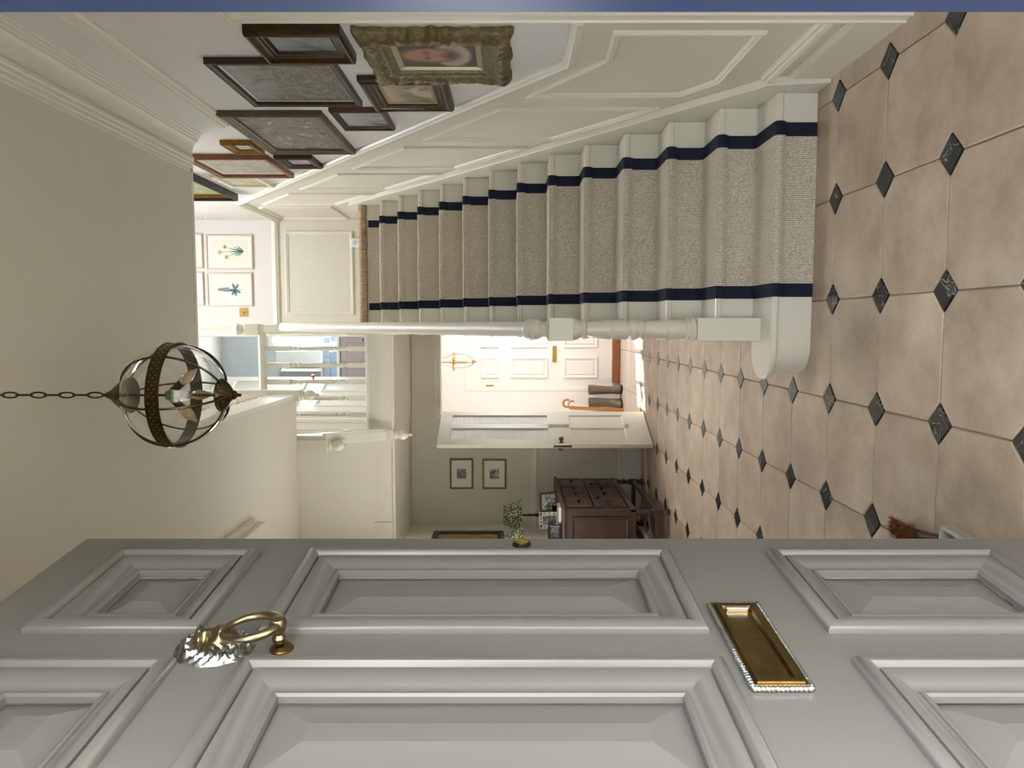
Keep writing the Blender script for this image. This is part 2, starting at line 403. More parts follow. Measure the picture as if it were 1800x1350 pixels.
# cornice of the hall: reeded foot on the wall, cove, reeds on the ceiling (section in X,Z)
def cornice(name, xs, sgn, y0, y1, parent):
    sec = [(0, ZC+.004), (0, 3.170), (.008, 3.170), (.012, 3.179), (.021, 3.179), (.025, 3.188), (.034, 3.188), (.038, 3.197), (.048, 3.197), (.051, 3.204),
           (.062, 3.216), (.090, 3.226), (.130, 3.230), (.134, 3.219), (.150, 3.219), (.154, 3.224), (.172, 3.224), (.176, 3.228), (.194, 3.228), (.198, 3.232), (.216, 3.232), (.22, ZC+.004)]
    return obj(name, MB().prism(sec, lambda a, b: (xs+sgn*a, y0, b), lambda a, b: (xs+sgn*a, y1, b)), TRIM, parent, smooth=40)
cl = struct('ceiling', MB().box(-3.6, 1.3, .5, YW, ZC, ZU).box(-3.6, -.62, YW, 6.50, ZC, ZU), CEIL, 'cream hall ceiling above the glass lantern', 'ceiling')
cornice('cornice', XW, -1, .8, YW, wr)
wl = struct('wall_left', MB().box(XL-.12, XL, 6.32, YB+.12, 0, ZT).box(XL-.12, XL, 5.15, 5.34, 0, ZT).box(XL-.12, XL, 5.34, 6.32, 0, .95).box(XL-.12, XL, 5.34, 6.32, 2.35, ZT), CREAM, 'cream left wall beside the oak chest', 'wall')  # gap left for the assumed hall window
wn4 = struct('assumed_window_4', MB().ring([(5.34, .95), (6.32, .95), (6.32, 2.35), (5.34, 2.35)], [(0, 0), (0, .06), (.045, .06), (.045, 0)], lambda a, b, h: (XL-.04-h, a, b)), TRIM, 'assumed unseen hall window in the left wall before the oak chest', 'window')  # unseen; assumed from the soffit brightening leftwards, added to light it
obj('pane', B(XL-.08, XL-.075, 5.38, 6.28, .99, 2.31), GLASS, wn4)
ws = struct('wall_side', MB().box(-1.52, -1.40, .8, 5.35, 3.145, ZC).box(-1.52, -1.40, .8, 3.2, 0, 3.145), CREAM, 'cream side wall with a wide opening behind the open front door', 'wall')
obj('cornice', MB().strip([(.8, ZC), (5.35, ZC)], [(0, 0), (0, .030), (-.010, .030), (-.014, .022), (-.024, .022), (-.028, .014), (-.038, .014), (-.042, .006), (-.050, .006), (-.050, 0)], lambda a, b, h: (-1.40+h, a, b)), TRIM, ws, smooth=25)
wf = struct('wall_front', MB().box(-3.6, -.66, YF0, YF1, 0, ZU).box(.40, 1.3, YF0, YF1, 0, ZU).box(-.66, .40, YF0, YF1, 2.40, ZU), CREAM, 'front wall around the doorway of the house', 'wall')
struct('trim_1', MB().box(.3155, .40, YF0-.02, YF1+.005, -.02, 2.40).box(-.66, -.585, YF0-.02, YF1+.005, -.02, 2.40).box(-.585, .3155, YF0-.02, YF1+.005, 2.33, 2.40), NAVY, 'navy blue painted front door frame', 'door frame', bevel=.004)
# architrave and closed door in the right wall
AR = [(0, 0), (0, .020), (.010, .026), (.018, .026), (.022, .018), (.050, .014), (.056, .020), (.066, .020), (.075, .010), (.082, .014), (.092, .010), (.092, 0)]
mb = MB().strip([(2.81, 0), (2.81, 2.405), (1.76, 2.405), (1.76, 0)], AR, fr)
struct('trim_2', mb, TRIM, 'white moulded architrave on the panelled wall beside the navy door frame', 'architrave', smooth=25)
dr = struct('door_2', B(XW+.02, XW+.06, 1.86, 2.70, .0, 2.32), TRIM, 'closed white side door in the panelled wall', 'door')
for (a, b, c_, d_) in ((1.95, 2.23, .25, 1.0), (2.33, 2.61, .25, 1.0), (1.95, 2.23, 1.15, 2.15), (2.33, 2.61, 1.15, 2.15)):
    obj('panel_moulding', MB().ring([(a, c_), (b, c_), (b, d_), (a, d_)], PM, lambda p, q, h: (XW+.02-h, p, q)), TRIM, dr, smooth=30)

# back wall (ground floor and landing), with doorways to the rear porch and to the bathroom
OL, OR, OT = -.945, .02, 2.14
BL, BR, BT = -.95, -.13, 4.76
wb = struct('wall_back', MB().box(XL-.1, OL, YB, YB+.12, 0, ZL-.25).box(OR, XW+.1, YB, YB+.12, 0, ZL-.25).box(OL, OR, YB, YB+.12, OT, ZL-.25)
            .box(XL-.1, BL, YB, YB+.12, ZL-.25, ZT).box(BR, XW+.1, YB, YB+.12, ZL-.25, ZT).box(BL, BR, YB, YB+.12, BT, ZT), CREAM, 'back wall of the hall with two framed sketches', 'wall')
fb = lambda a, b, h: (a, YB-h, b)
obj('dado_rail', MB().strip([(OL-.10, 1.14), (XL, 1.14)], DR, fb), TRIM, wb, smooth=30)
obj('skirting', MB().strip([(XL, 0), (OL-.10, 0)], [(0, 0), (0, .020), (.19, .020), (.205, .010), (.215, .020), (.235, .020), (.255, .008), (.255, 0)], fb), TRIM, wb, smooth=30)
obj('architrave', MB().strip([(OL, 0), (OL, OT), (OR, OT), (OR, 0)], [(x_, h) for x_, h in AR], fb), TRIM, wb, smooth=25)
# landing part: pale wall above the dado
pw = obj('upper_wall_face', B(BR+.1, XW, YB-.004, YB, 3.90, ZT), PALEWALL, wb)
obj('dado_rail', MB().strip([(XW, 3.868), (BR+.10, 3.868)], DR, fb), TRIM, wb, smooth=30)
obj('panel_moulding', MB().ring([(.10, 3.05), (.975, 3.05), (.975, 3.765), (.10, 3.765)], PM, fb), TRIM, wb, smooth=30)
obj('skirting', MB().strip([(BR+.1, ZL), (XW, ZL)], [(0, 0), (0, .020), (.19, .020), (.205, .010), (.215, .020), (.235, .020), (.255, .008), (.255, 0)], fb), TRIM, wb, smooth=30)
obj('architrave', MB().strip([(BL, ZL), (BL, BT), (BR, BT), (BR, ZL)], [(x_, h) for x_, h in AR], fb), TRIM, wb, smooth=25)
obj('upper_wall_face', MB().prism([(2.80, 1.15), (3.25, 1.15), (6.93, zd(6.93)), (YB-.004, zd(6.93)+.01), (YB-.004, ZT), (YW, ZT), (YW, ZC), (.80, ZC), (.80, 2.42), (2.80, 2.42)], lambda a, b: (XW-.0015, a, b), lambda a, b: (XW+.001, a, b)), PALEWALL, wr)
# half landing slab with its fascia
ld = struct('floor_landing', MB().box(-1.02, XW, YL+.02, YB, ZL-.03, ZL).box(XL, -1.02, YL+.02, YB, ZL-.03, ZL).box(XL, XW, YL+.03, YB+.1, ZS, ZL-.03), TRIM, 'half landing at the top of the stairs', 'landing')
obj('fascia', B(-1.0, -.06, YL, YL+.03, ZS-.01, ZL-.035), TRIM, ld)
obj('fascia', B(XL, -1.0, YL, YL+.03, ZS-.01, 2.66), TRIM, ld)
obj('nosing', B(-1.0, -.06, YL-.025, YL+.05, ZL-.035, ZL), TRIM, ld, bevel=.01)
obj('bead', MB().box(-1.0, -.06, YL-.012, YL, ZS-.01, ZS+.012).box(XL, -1.04, YL-.012, YL, ZS-.01, ZS+.012).box(XL, -1.04, YL-.012, YL, 2.64, 2.664), TRIM, ld, bevel=.004)
obj('fascia_block', B(XL, -1.80, YL-.02, YL, 2.475, 2.675), TRIM, ld, bevel=.006)
struct('ceiling_rear', B(XL, XW, YL+.03, YB, ZS-.004, ZS), CEIL, 'low ceiling under the half landing', 'ceiling')
# upper floor, roof and assumed skylight
struct('wall_upper', MB().box(-3.6, -3.5, .5, YB+.1, ZU, ZT).box(-3.6, 1.3, 3.2, 3.3, ZU, ZT), CREAM, 'upstairs walls around the stair well', 'wall')
struct('ceiling_upper', MB().box(-3.6, -.30, .5, YB+.1, ZT, ZT+.1).box(.60, 1.3, .5, YB+.1, ZT, ZT+.1).box(-.30, .60, .5, 5.9, ZT, ZT+.1).box(-.30, .60, 7.0, YB+.1, ZT, ZT+.1), CEIL, 'upstairs ceiling with an assumed skylight above the stairs', 'ceiling')
sk = struct('assumed_window_1', MB().ring([(-.30, 5.9), (.60, 5.9), (.60, 7.0), (-.30, 7.0)], [(0, 0), (0, .12), (.06, .12), (.06, 0)], lambda a, b, h: (a, b, ZT+h)), TRIM, 'assumed unseen roof skylight above the half landing', 'window')  # unseen roof opening, assumed from the bright landing and added to light it
obj('pane', B(-.25, .55, 5.95, 6.95, ZT+.10, ZT+.105), GLASS, sk)
# room to the left of the hall
struct('wall_room', MB().box(-3.6, -3.5, .5, 5.25, 0, ZC).box(-3.6, XL-.06, 5.165, 5.25, 0, ZC), CREAM, 'walls of the side room opening off the hall', 'wall')

# rear porch behind the glazed door
YP = 9.80
fv = struct('floor_porch', B(-1.25, 1.1, YB+.1, YP+.1, -.10, -.006), GROUT, 'pale stone floor of the rear porch', 'floor')
s0 = None
for i in range(5):
    for j in range(5):
        x, y = -1.02+.47*i, YB+.12+.17+.345*j
        if s0 is None:
            s0 = obj('paving_slab', B(-.232, .232, -.169, .169, -.03, 0), SLAB, fv, local=True, bevel=.003); s0.location = (x, y, 0)
        else: copyo(s0, fv, (x, y, 0))
struct('wall_porch', MB().box(-1.25, -1.15, YB+.12, YP+.1, 0, 2.6).box(-1.25, -.80, YP, YP+.1, 0, 2.6).box(.10, 1.1, YP, YP+.1, 0, 2.6).box(-.80, .10, YP, YP+.1, 1.93, 2.6).box(-.80, .10, YP, YP+.1, 0, .10)
       .box(.92, 1.02, YB+.12, 8.50, 0, 2.6).box(.92, 1.02, 9.10, YP+.1, 0, 2.6).box(.92, 1.02, 8.50, 9.10, 0, .92).box(.92, 1.02, 8.50, 9.10, 1.95, 2.6), PINKWALL, 'warm white walls of the rear porch', 'wall')
struct('ceiling_porch', B(-1.25, 1.1, YB+.12, YP+.1, 2.50, 2.6), PINKWALL, 'rear porch ceiling holding the small lantern', 'ceiling')
wn = struct('assumed_window_2', MB().ring([(8.50, .92), (9.10, .92), (9.10, 1.95), (8.50, 1.95)], [(0, 0), (0, .1), (.04, .1), (.04, 0)], lambda a, b, h: (.92+h, a, b)), TRIM, 'small paned window assumed in the rear porch', 'window')  # out of sight; assumed from the sun patch on the porch floor
for k in (1,): obj('glazing_bar', B(.955, .985, 8.50+.60*k/2-.012, 8.50+.60*k/2+.012, .96, 1.91), TRIM, wn)
for k in (1, 2): obj('glazing_bar', B(.955, .985, 8.52, 9.08, .92+1.03*k/3-.012, .92+1.03*k/3+.012), TRIM, wn)

# bathroom beyond the landing
YBB = 9.80
struct('wall_bathroom', MB().box(-1.9, -.30, YBB, YBB+.1, ZL, ZT).box(.10, .5, YBB, YBB+.1, ZL, ZT).box(-.30, .10, YBB, YBB+.1, ZL, 3.56).box(-.30, .10, YBB, YBB+.1, 4.50, ZT).box(-1.9, -1.8, YB+.12, YBB+.1, ZL, ZT)
       .box(.40, .5, YB+.12, YBB+.1, ZL, ZT), BATHWALL, 'blue grey walls of the upstairs bathroom', 'wall')
struct('floor_bathroom', B(-1.9, .5, YB+.12, YBB, ZL-.1, ZL), SLAB, 'bathroom floor beyond the landing', 'floor')
struct('ceiling_bathroom', B(-1.9, .5, YB+.12, YBB+.1, 5.1, 5.2), CEIL, 'bathroom ceiling', 'ceiling')
wn3 = struct('window_3', MB().ring([(-.30, 3.56), (.10, 3.56), (.10, 4.50), (-.30, 4.50)], [(0, -.02), (0, .02), (.05, .02), (.07, 0), (.07, -.05), (0, -.05)], lambda a, b, h: (a, YBB-h, b)), PLASTIC, 'white framed bathroom window behind the landing balusters', 'window')
obj('pane', B(-.24, .04, YBB+.03, YBB+.036, 3.62, 4.44), GLASS, wn3)
wt = thing('tile_splashback', 'blue grey tiled splashback above the bathroom vanity', 'tiles', (-.7, YBB-.01, 3.53))
bt0 = None
for r in range(3):
    for k in range(8):
        x0 = -1.20+k*.13+(.065 if r % 2 else 0)
        if bt0 is None:
            bt0 = obj('tile', B(-.062, .062, -.004, .006, -.042, .042), BTILE, wt, local=True, bevel=.002); q = bt0
        else: q = copyo(bt0, wt)
        q.location = (x0+.065+.7, .003, .045+.088*r)
# ================================================================ staircase
st = thing('staircase', 'white painted straight staircase rising along the panelled wall', 'staircase', (.5, Y0, 0))
XA, XB = -.05, 1.049
def bull(xr, yf, yb, rad, grow=0):
    pts = [(xr, yb), (xr, yf-grow)]
    cx = -.235+rad-grow*0; c = (cx, (yf-grow+yb)/2); R = (yb-yf+grow)/2
    for k in range(0, 13):
        a = -pi/2-pi*k/12
        pts.append((c[0]+R*cos(a)*1.0-grow*.4, c[1]+R*sin(a)))
    return pts
for n in range(14):
    y = Y0+GO*n; z = RISE*n
    if n == 0:
        p = bull(XB, y, y+GO+.02, .14); obj('riser', MB().prism([(a, b) for a, b in p], lambda a, b: (a, b, 0), lambda a, b: (a, b, RISE-.03)), WHITE, st, smooth=30)
        p = bull(XB, y, y+GO+.02, .13, .028); obj('tread', MB().prism(p, lambda a, b: (a, b, RISE-.032), lambda a, b: (a, b, RISE)), WHITE, st, smooth=40, bevel=.009)
        continue
    obj('riser', B(XA, XB, y, y+.02, z-.005, z+RISE-.03), WHITE, st)
    if n < 13: obj('tread', B(XA-.035, XB, y-.026, y+GO+.01, z+RISE-.032, z+RISE), WHITE, st, bevel=.010)
nl = lambda y: RISE+(RISE/GO)*(y-Y0+.025)     # nosing line
obj('wall_string', MB().prism([(3.42, 0), (3.46, .27), (3.50, .29), (YL+.02, nl(YL+.02)+.10), (YL+.35, ZL+.20), (YL+.35, ZL), (YL+.02, ZL-.3), (3.75, 0)], lambda a, b: (XB, a, b), lambda a, b: (XW, a, b)), TRIM, st, bevel=.006)
obj('spandrel_panel', MB().prism([(Y0+GO+.05, 0), (YL+.02, 0), (YL+.02, ZL-.05), (Y0+GO+.05, nl(Y0+GO)-.09)], lambda a, b: (XA-.015, a, b), lambda a, b: (XA+.02, a, b)), TRIM, st)
# newel at the foot
def newel(name, x, y, zb_, k, parent, m, top=True):
    """k lists (radius, z) for the turned part; square blocks are added as boxes"""
    return obj(name, k, m, parent, smooth=35, bevel=.003)
NX, NY = -.024, 3.752
mb = MB().box(NX-.056, NX+.056, NY-.056, NY+.056, RISE-.002, .497)
mb.lathe([(.052, .497), (.056, .503), (.055, .515), (.046, .522), (.052, .530), (.052, .540), (.043, .548), (.047, .562), (.049, .60), (.0475, .63), (.045, .634), (.045, .642), (.0475, .646),
          (.044, .70), (.040, .735), (.038, .745), (.046, .752), (.049, .762), (.046, .770), (.042, .774), (.051, .785), (.053, .80), (.050, .813), (.043, .820),
          (.040, .826), (.048, .836), (.050, .86), (.050, .905), (.047, .909), (.049, .913), (.045, .96), (.040, 1.0), (.036, 1.024), (.034, 1.03), (.047, 1.036), (.047, 1.047), (.038, 1.053),
          (.040, 1.06), (.049, 1.070), (.052, 1.082), (.054, 1.096)], (NX, NY, 0), 28)
mb.box(NX-.056, NX+.056, NY-.056, NY+.056, 1.095, 1.215)
nw = obj('newel_post', mb, WHITE, st, smooth=35, bevel=.003)
obj('ball_finial', MB().lathe([(.052, 1.213), (.05, 1.22), (.036, 1.226), (.026, 1.236), (.027, 1.243), (.04, 1.25), (.047, 1.262), (.051, 1.276), (.0515, 1.284), (.0535, 1.286), (.0535, 1.290), (.0515, 1.293), (.0535, 1.296), (.0535, 1.300), (.051, 1.303), (.047, 1.318), (.040, 1.330), (.028, 1.341), (.012, 1.347), (.001, 1.348)], (NX, NY, 0), 28), WHITE, nw, smooth=40)
# handrail of the flight, with an easing and a level top
HR = [(-.030, -.026), (.030, -.026), (.034, -.010), (.040, .002), (.040, .012), (.030, .026), (.012, .034), (-.012, .034), (-.030, .026), (-.040, .012), (-.040, .002), (-.034, -.010)]
def rail(name, path, xs, parent, m, axis='x'):
    """path of (Y,Z); section swept across"""
    mbr = MB(); P = [Vector(p) for p in path]; n = len(P); k = len(HR); vs = []
    for i in range(n):
        d = (P[min(i+1, n-1)]-P[max(i-1, 0)]).normalized(); nn = Vector((-d.y, d.x))
        for a, b in HR:
            q = P[i]+nn*b; vs.append((xs+a, q.x, q.y) if axis == 'x' else (q.x, xs+a, q.y))
    fs = [(i*k+j, i*k+(j+1) % k, (i+1)*k+(j+1) % k, (i+1)*k+j) for i in range(n-1) for j in range(k)]+[tuple(range(k)), tuple((n-1)*k+j for j in range(k))]
    return obj(name, mbr.add(vs, fs), m, parent, smooth=50)
sl = RISE/GO
rail('handrail', [(NY+.05, 1.15), (NY+.09, 1.165), (NY+.15, 1.20), (6.72, 1.20+(6.72-NY-.15)*sl), (6.80, 1.20+(6.78-NY-.15)*sl+.03)], NX, st, TRIM)
bal_prof = lambda z0, z1: [(.012, z0+.155), (.020, z0+.160), (.020, z0+.175), (.012, z0+.182), (.017, z0+.20), (.021, z0+.225), (.021, z0+.24), (.013, z0+.262), (.020, z0+.268), (.020, z0+.28), (.014, z0+.285),
                           (.019, z0+.30), (.021, z0+.34), (.013, z1-.33), (.019, z1-.32), (.019, z1-.305), (.012, z1-.295), (.020, z1-.272), (.020, z1-.262), (.013, z1-.255), (.020, z1-.24), (.020, z1-.225), (.012, z1-.22)]
def baluster(x, y, z0, z1, parent, m=TRIM):
    h = .022; mbb = B(x-h, x+h, y-h, y+h, z0, z0+.16).lathe(bal_prof(z0, z1), (x, y, 0), 14).box(x-h, x+h, y-h, y+h, z1-.225, z1)
    return obj('baluster', mbb, m, parent, smooth=35)
b0 = None
for n in range(1, 13):
    for q in (.06, .185):
        y = Y0+GO*n+q; z0 = RISE*(n+1)
        ztop = 1.20+(y-NY-.15)*sl-.02 if y > NY+.2 else 1.15
        if y < NY+.09: continue
        baluster(-.024, y, z0, ztop, st)
# runner carpet: one swept strip with navy tapes
def runner_path():
    P = []
    t = .009
    for n in range(14):
        y = Y0+GO*n; z = RISE*n
        if n == 0: P.append((y-t, z+.001))
        else: P += [(y-t-.012, z+t), (y-t, z+t+.014)]
        yt = y-t; zt_ = z+RISE+t
        P += [(yt, z+RISE-.062), (yt-.008, z+RISE-.046), (y-.030-t, z+RISE-.030), (y-.034-t, z+RISE-.012), (y-.028-t, z+RISE+t-.006), (y-.016, zt_)]
        if n == 13: P = P[:-4]+[(y-t, z+RISE-.05)]
    return P
RP = runner_path()
def sweep_x(path, x0, x1, th, dx=0):
    mb_ = MB(); P = [Vector(p) for p in path]; n = len(P); vs = []
    for i in range(n):
        d = (P[min(i+1, n-1)]-P[max(i-1, 0)]).normalized(); nn = Vector((-d.y, d.x)); q = P[i]; r = P[i]-nn*th
        vs += [(x0, q.x, q.y), (x1, q.x, q.y), (x1, r.x, r.y), (x0, r.x, r.y)]
    fs = [(4*i+j, 4*i+(j+1) % 4, 4*i+4+(j+1) % 4, 4*i+4+j) for i in range(n-1) for j in range(4)]+[(0, 1, 2, 3), tuple(4*(n-1)+j for j in range(4))]
    return mb_.add(vs, fs)
rn = thing('stair_runner', 'beige ribbed stair runner carpet with navy tape edges', 'carpet', (.52, Y0, 0))
obj('carpet', sweep_x(RP, .187, .857, .008), CARPET, rn, smooth=50)
RP2 = [(a-.001, b+.001) for a, b in RP]
obj('navy_border', sweep_x(RP2, .127, .189, .010), NAVYTAPE, rn, smooth=50)
obj('navy_border', sweep_x(RP2, .855, .917, .010), NAVYTAPE, rn, smooth=50)
# bound edge of the landing carpet
lc = thing('landing_carpet', 'bound beige carpet roll along the half landing edge', 'carpet', (.5, YL, ZL))
mb = MB(); pts = [(XB-.01, YL-.005, ZL+.012), (-.02, YL-.005, ZL+.012)]
N = 80; pp = [(XB-.005-(XB+.02)*k/N, YL-.008+random.uniform(-.002, .002), ZL+.008+random.uniform(-.002, .002)) for k in range(N+1)]
obj('bound_edge', mb.tube(pp, [.034+random.uniform(-.002, .002) for _ in pp], 14), ROPE, lc, smooth=60)
obj('carpet', B(-.02, XB-.005, YL, YB-.02, ZL, ZL+.014), CARPET, lc)

# landing balustrade: newels, rail, balusters
lb = thing('landing_balustrade', 'cream balustrade along the front of the half landing', 'balustrade', (-.5, YL, ZL))
def tall_newel(x, y, z0, z1, parent, drop=True):
    h = .048
    m_ = MB().box(x-h, x+h, y-h, y+h, z0, z0+.45)
    m_.lathe([(.044, z0+.45), (.047, z0+.46), (.036, z0+.475), (.040, z0+.50), (.042, z0+.60), (.034, z1-.52), (.044, z1-.50), (.044, z1-.485), (.036, z1-.475), (.04, z1-.43), (.044, z1-.36), (.034, z1-.29), (.032, z1-.28), (.044, z1-.272), (.044, z1-.262), (.036, z1-.255), (.045, z1-.24)], (x, y, 0), 20)
    m_.box(x-h, x+h, y-h, y+h, z1-.242, z1-.115)
    nn = obj('newel_post', m_, TRIM, parent, smooth=35, bevel=.003)
    obj('ball_finial', MB().lathe([(.044, z1-.116), (.03, z1-.105), (.026, z1-.098), (.040, z1-.088), (.046, z1-.07), (.048, z1-.052), (.050, z1-.05), (.050, z1-.046), (.047, z1-.043), (.042, z1-.022), (.03, z1-.008), (.012, z1-.001), (.001, z1)], (x, y, 0), 20), TRIM, nn, smooth=40)
    if drop: obj('drop_finial', dropf(x, y, z0), TRIM, nn, smooth=40)
    return nn
def dropf(x, y, z0, k=1.0):
    return MB().lathe([(.001, z0-.17*k), (.009*k, z0-.165*k), (.014*k, z0-.155*k), (.012*k, z0-.142*k), (.008*k, z0-.137*k), (.022*k, z0-.128*k), (.040*k, z0-.105*k), (.046*k, z0-.083*k), (.042*k, z0-.060*k), (.028*k, z0-.042*k), (.026*k, z0-.034*k), (.040*k, z0-.026*k), (.044*k, z0-.016*k), (.038*k, z0-.008*k), (.046*k, z0+.002)], (x, y, 0), 20)
tall_newel(-.045, YL-.01, 2.40, 3.885, lb, False)
tall_newel(-.995, YL-.01, 2.455, 3.885, lb, True)
rail('handrail', [(-.99, 3.625), (-.05, 3.625)], YL-.005, lb, TRIM, 'y')
for k in range(6): baluster(-.218-.1485*k, YL+.015, ZL, 3.61, lb)
# short return flight up to the first floor
rf = thing('return_stairs', 'short upper flight turning back above the chest', 'staircase', (-1.5, YL, ZL))
for n in range(3):
    y = YL-.02-.117*n; z = ZL+.187*n
    obj('riser', B(XL+.004, -.99, y-.02, y, z+.035, z+.16), TRIM, rf)
    obj('tread', B(XL+.004, -.955, max(y-.10, 6.512), y+.02, z+.158, z+.19), TRIM, rf, bevel=.008)
obj('string', MB().prism([(YL-.03, 2.475), (YL-.03, 2.76), (6.52, 3.42), (6.52, 2.99)], lambda a, b: (-1.035, a, b), lambda a, b: (-.955, a, b)), TRIM, rf, bevel=.004)
obj('string_moulding', MB().prism([(YL-.05, 2.52), (YL-.05, 2.56), (6.52, 3.02), (6.52, 2.98)], lambda a, b: (-.955, a, b), lambda a, b: (-.935, a, b)), TRIM, rf)
obj('soffit', MB().prism([(YL+.01, 2.60), (YL+.01, 2.63), (6.502, ZC+.03), (6.502, ZC)], lambda a, b: (XL+.004, a, b), lambda a, b: (-1.03, a, b)), CEIL, rf)
nn = obj('newel_post', B(-1.098, -.994, 6.505, 6.609, 2.98, 4.35), TRIM, rf, bevel=.004)
obj('drop_finial', dropf(-1.046, 6.557, 2.98, 1.03), TRIM, nn, smooth=40)
ub = thing('upper_balustrade', 'white balustrade of the upper floor with a ball drop finial', 'balustrade', (-.58, 5.5, ZU))
nn = obj('newel_post', B(-.648, -.556, 6.445, 6.537, 3.195, 4.45), TRIM, ub, bevel=.004)
obj('drop_finial', dropf(-.602, 6.491, 3.195, .98), TRIM, nn, smooth=40)
obj('apron', B(-.625, -.595, YW, 6.46, ZC-.005, ZU+.02), TRIM, ub)
rail('handrail', [(YW, 4.36), (6.47, 4.36)], -.605, ub, TRIM)
for k in range(14): baluster(-.605, YW+.12+.14*k, ZU+.0, 4.34, ub)
obj('apron', B(-.60, 1.08, YW-.02, YW+.012, ZC-.003, ZU+.02), TRIM, cl)

# ================================================================ front door (open leaf in the foreground)
DW, DH, DT = .84, 2.303, .044
hx, hy = -.5574, .7655; dirx, diry = .12080515, .99267624
fd = thing('door_1', 'open grey panelled front door with lion knocker and brass letterbox', 'door', (hx, hy, 0), atan2(diry, dirx), kind='structure')
# local frame: x along the leaf from the hinge, -y is the outer face (towards the right of the picture)
fd_map = lambda a, b, h: (a, -h, b)
cols = [(DW-.387, DW-.078), (DW-.787, DW-.480)]
rows = [(.42, .877), (1.080, 1.806), (1.912, 2.194)]
mb = MB()
xs = [.0, cols[1][0], cols[1][1], cols[0][0], cols[0][1], DW]
for (a, b) in ((xs[0], xs[1]), (xs[2], xs[3]), (xs[4], xs[5])): mb.box(a, b, 0, DT, .012, DH)
zs = [.012, rows[0][0], rows[0][1], rows[1][0], rows[1][1], rows[2][0], rows[2][1], DH]
for (a, b) in ((xs[1], xs[2]), (xs[3], xs[4])):
    for i in (0, 2, 4, 6): mb.box(a, b, 0, DT, zs[i], zs[i+1])
obj('leaf', mb, DOORGREY, fd, local=True)
BOL = [(-.004, 0), (-.004, .008), (0.0, .013), (.007, .0165), (.015, .0160), (.020, .011), (.0215, .002), (.0245, .002), (.026, .009), (.032, .0095), (.042, .006), (.052, -.001), (.060, -.006), (.064, -.0062), (.065, -.003), (.070, -.0025), (.074, -.006), (.0745, -.016), (.02, -.020)]
for (a, b) in cols:
    for (c_, d_) in rows:
        r = [(a, c_), (b, c_), (b, d_), (a, d_)]
        obj('panel_moulding', MB().ring(r, BOL, fd_map), DOORGREY, fd, smooth=40, local=True)
        o_ = .072; i_ = min(.135, (d_-c_)*.42)
        A_ = [(a+o_, c_+o_), (b-o_, c_+o_), (b-o_, d_-o_), (a+o_, d_-o_)]; C_ = [(a+i_, c_+i_), (b-i_, c_+i_), (b-i_, d_-i_), (a+i_, d_-i_)]
        vs = [fd_map(p, q, -.020) for p, q in A_]+[fd_map(p, q, -.005) for p, q in C_]+[fd_map(p, q, -.03) for p, q in A_]
        obj('raised_panel', MB().add(vs, [(i, (i+1) % 4, 4+(i+1) % 4, 4+i) for i in range(4)]+[(4, 5, 6, 7), (8, 9, 10, 11)]+[(i, (i+1) % 4, 8+(i+1) % 4, 8+i) for i in range(4)]), DOORGREY, fd, local=True)
# letterbox: t .300-.552 from the free edge, z .970-1.055
la, lbx, lz0, lz1 = DW-.553, DW-.300, .969, 1.055
R_ = [(la, lz0), (lbx, lz0), (lbx, lz1), (la, lz1)]
lp = obj('letterbox', MB().ring(R_, [(0, 0), (0, .006), (.004, .010), (.008, .009), (.009, .012), (.019, .012), (.0215, .006), (.0215, 0)], fd_map), BRASS, fd, smooth=30, local=True)
flap = obj('flap', MB().box(la+.020, lbx-.020, -.0055, -.0005, lz0+.020, lz1-.020), BRASS, lp, local=True)
obj('flap_lip', MB().box(lbx-.030, lbx-.021, -.0135, -.004, lz0+.024, lz1-.024), mat('polished_steel', 'dfe5e8', .12, metal=1), lp, local=True, bevel=.002)
ropem = mat('silvered_rope_edge', 'c9cfd4', .2, metal=1, bump=(300, .3))
pp = []; n = 300; per = [(la+.001, lz0+.001), (lbx-.001, lz0+.001), (lbx-.001, lz1-.001), (la+.001, lz1-.001)]
for i in range(4):
    p, q = per[i], per[(i+1) % 4]; L_ = math.dist(p, q); m_ = int(L_/.0022)
    for k in range(m_): pp.append((p[0]+(q[0]-p[0])*k/m_, -.0055, p[1]+(q[1]-p[1])*k/m_))
obj('rope_edge', MB().tube(pp, [.0046+.0010*sin(k*2.1) for k in range(len(pp))], 7, True), ropem, lp, smooth=60, local=True)
# cylinder lock near the free edge
lk = obj('lock', MB().lathe([(.020, 0), (.020, .003), (.017, .006), (.015, .0055)], (DW-.030, 0, 1.377), 24, 'y'), BLACKW, fd, smooth=40, local=True); lk.data.transform(Matrix.Scale(-1, 4, (0, 1, 0)))
l2 = obj('lock_plug', MB().lathe([(.0145, .004), (.0145, .0078), (.012, .009), (.004, .0085)], (DW-.030, 0, 1.377), 24, 'y'), BRASSL, fd, smooth=40, local=True); l2.data.transform(Matrix.Scale(-1, 4, (0, 1, 0)))
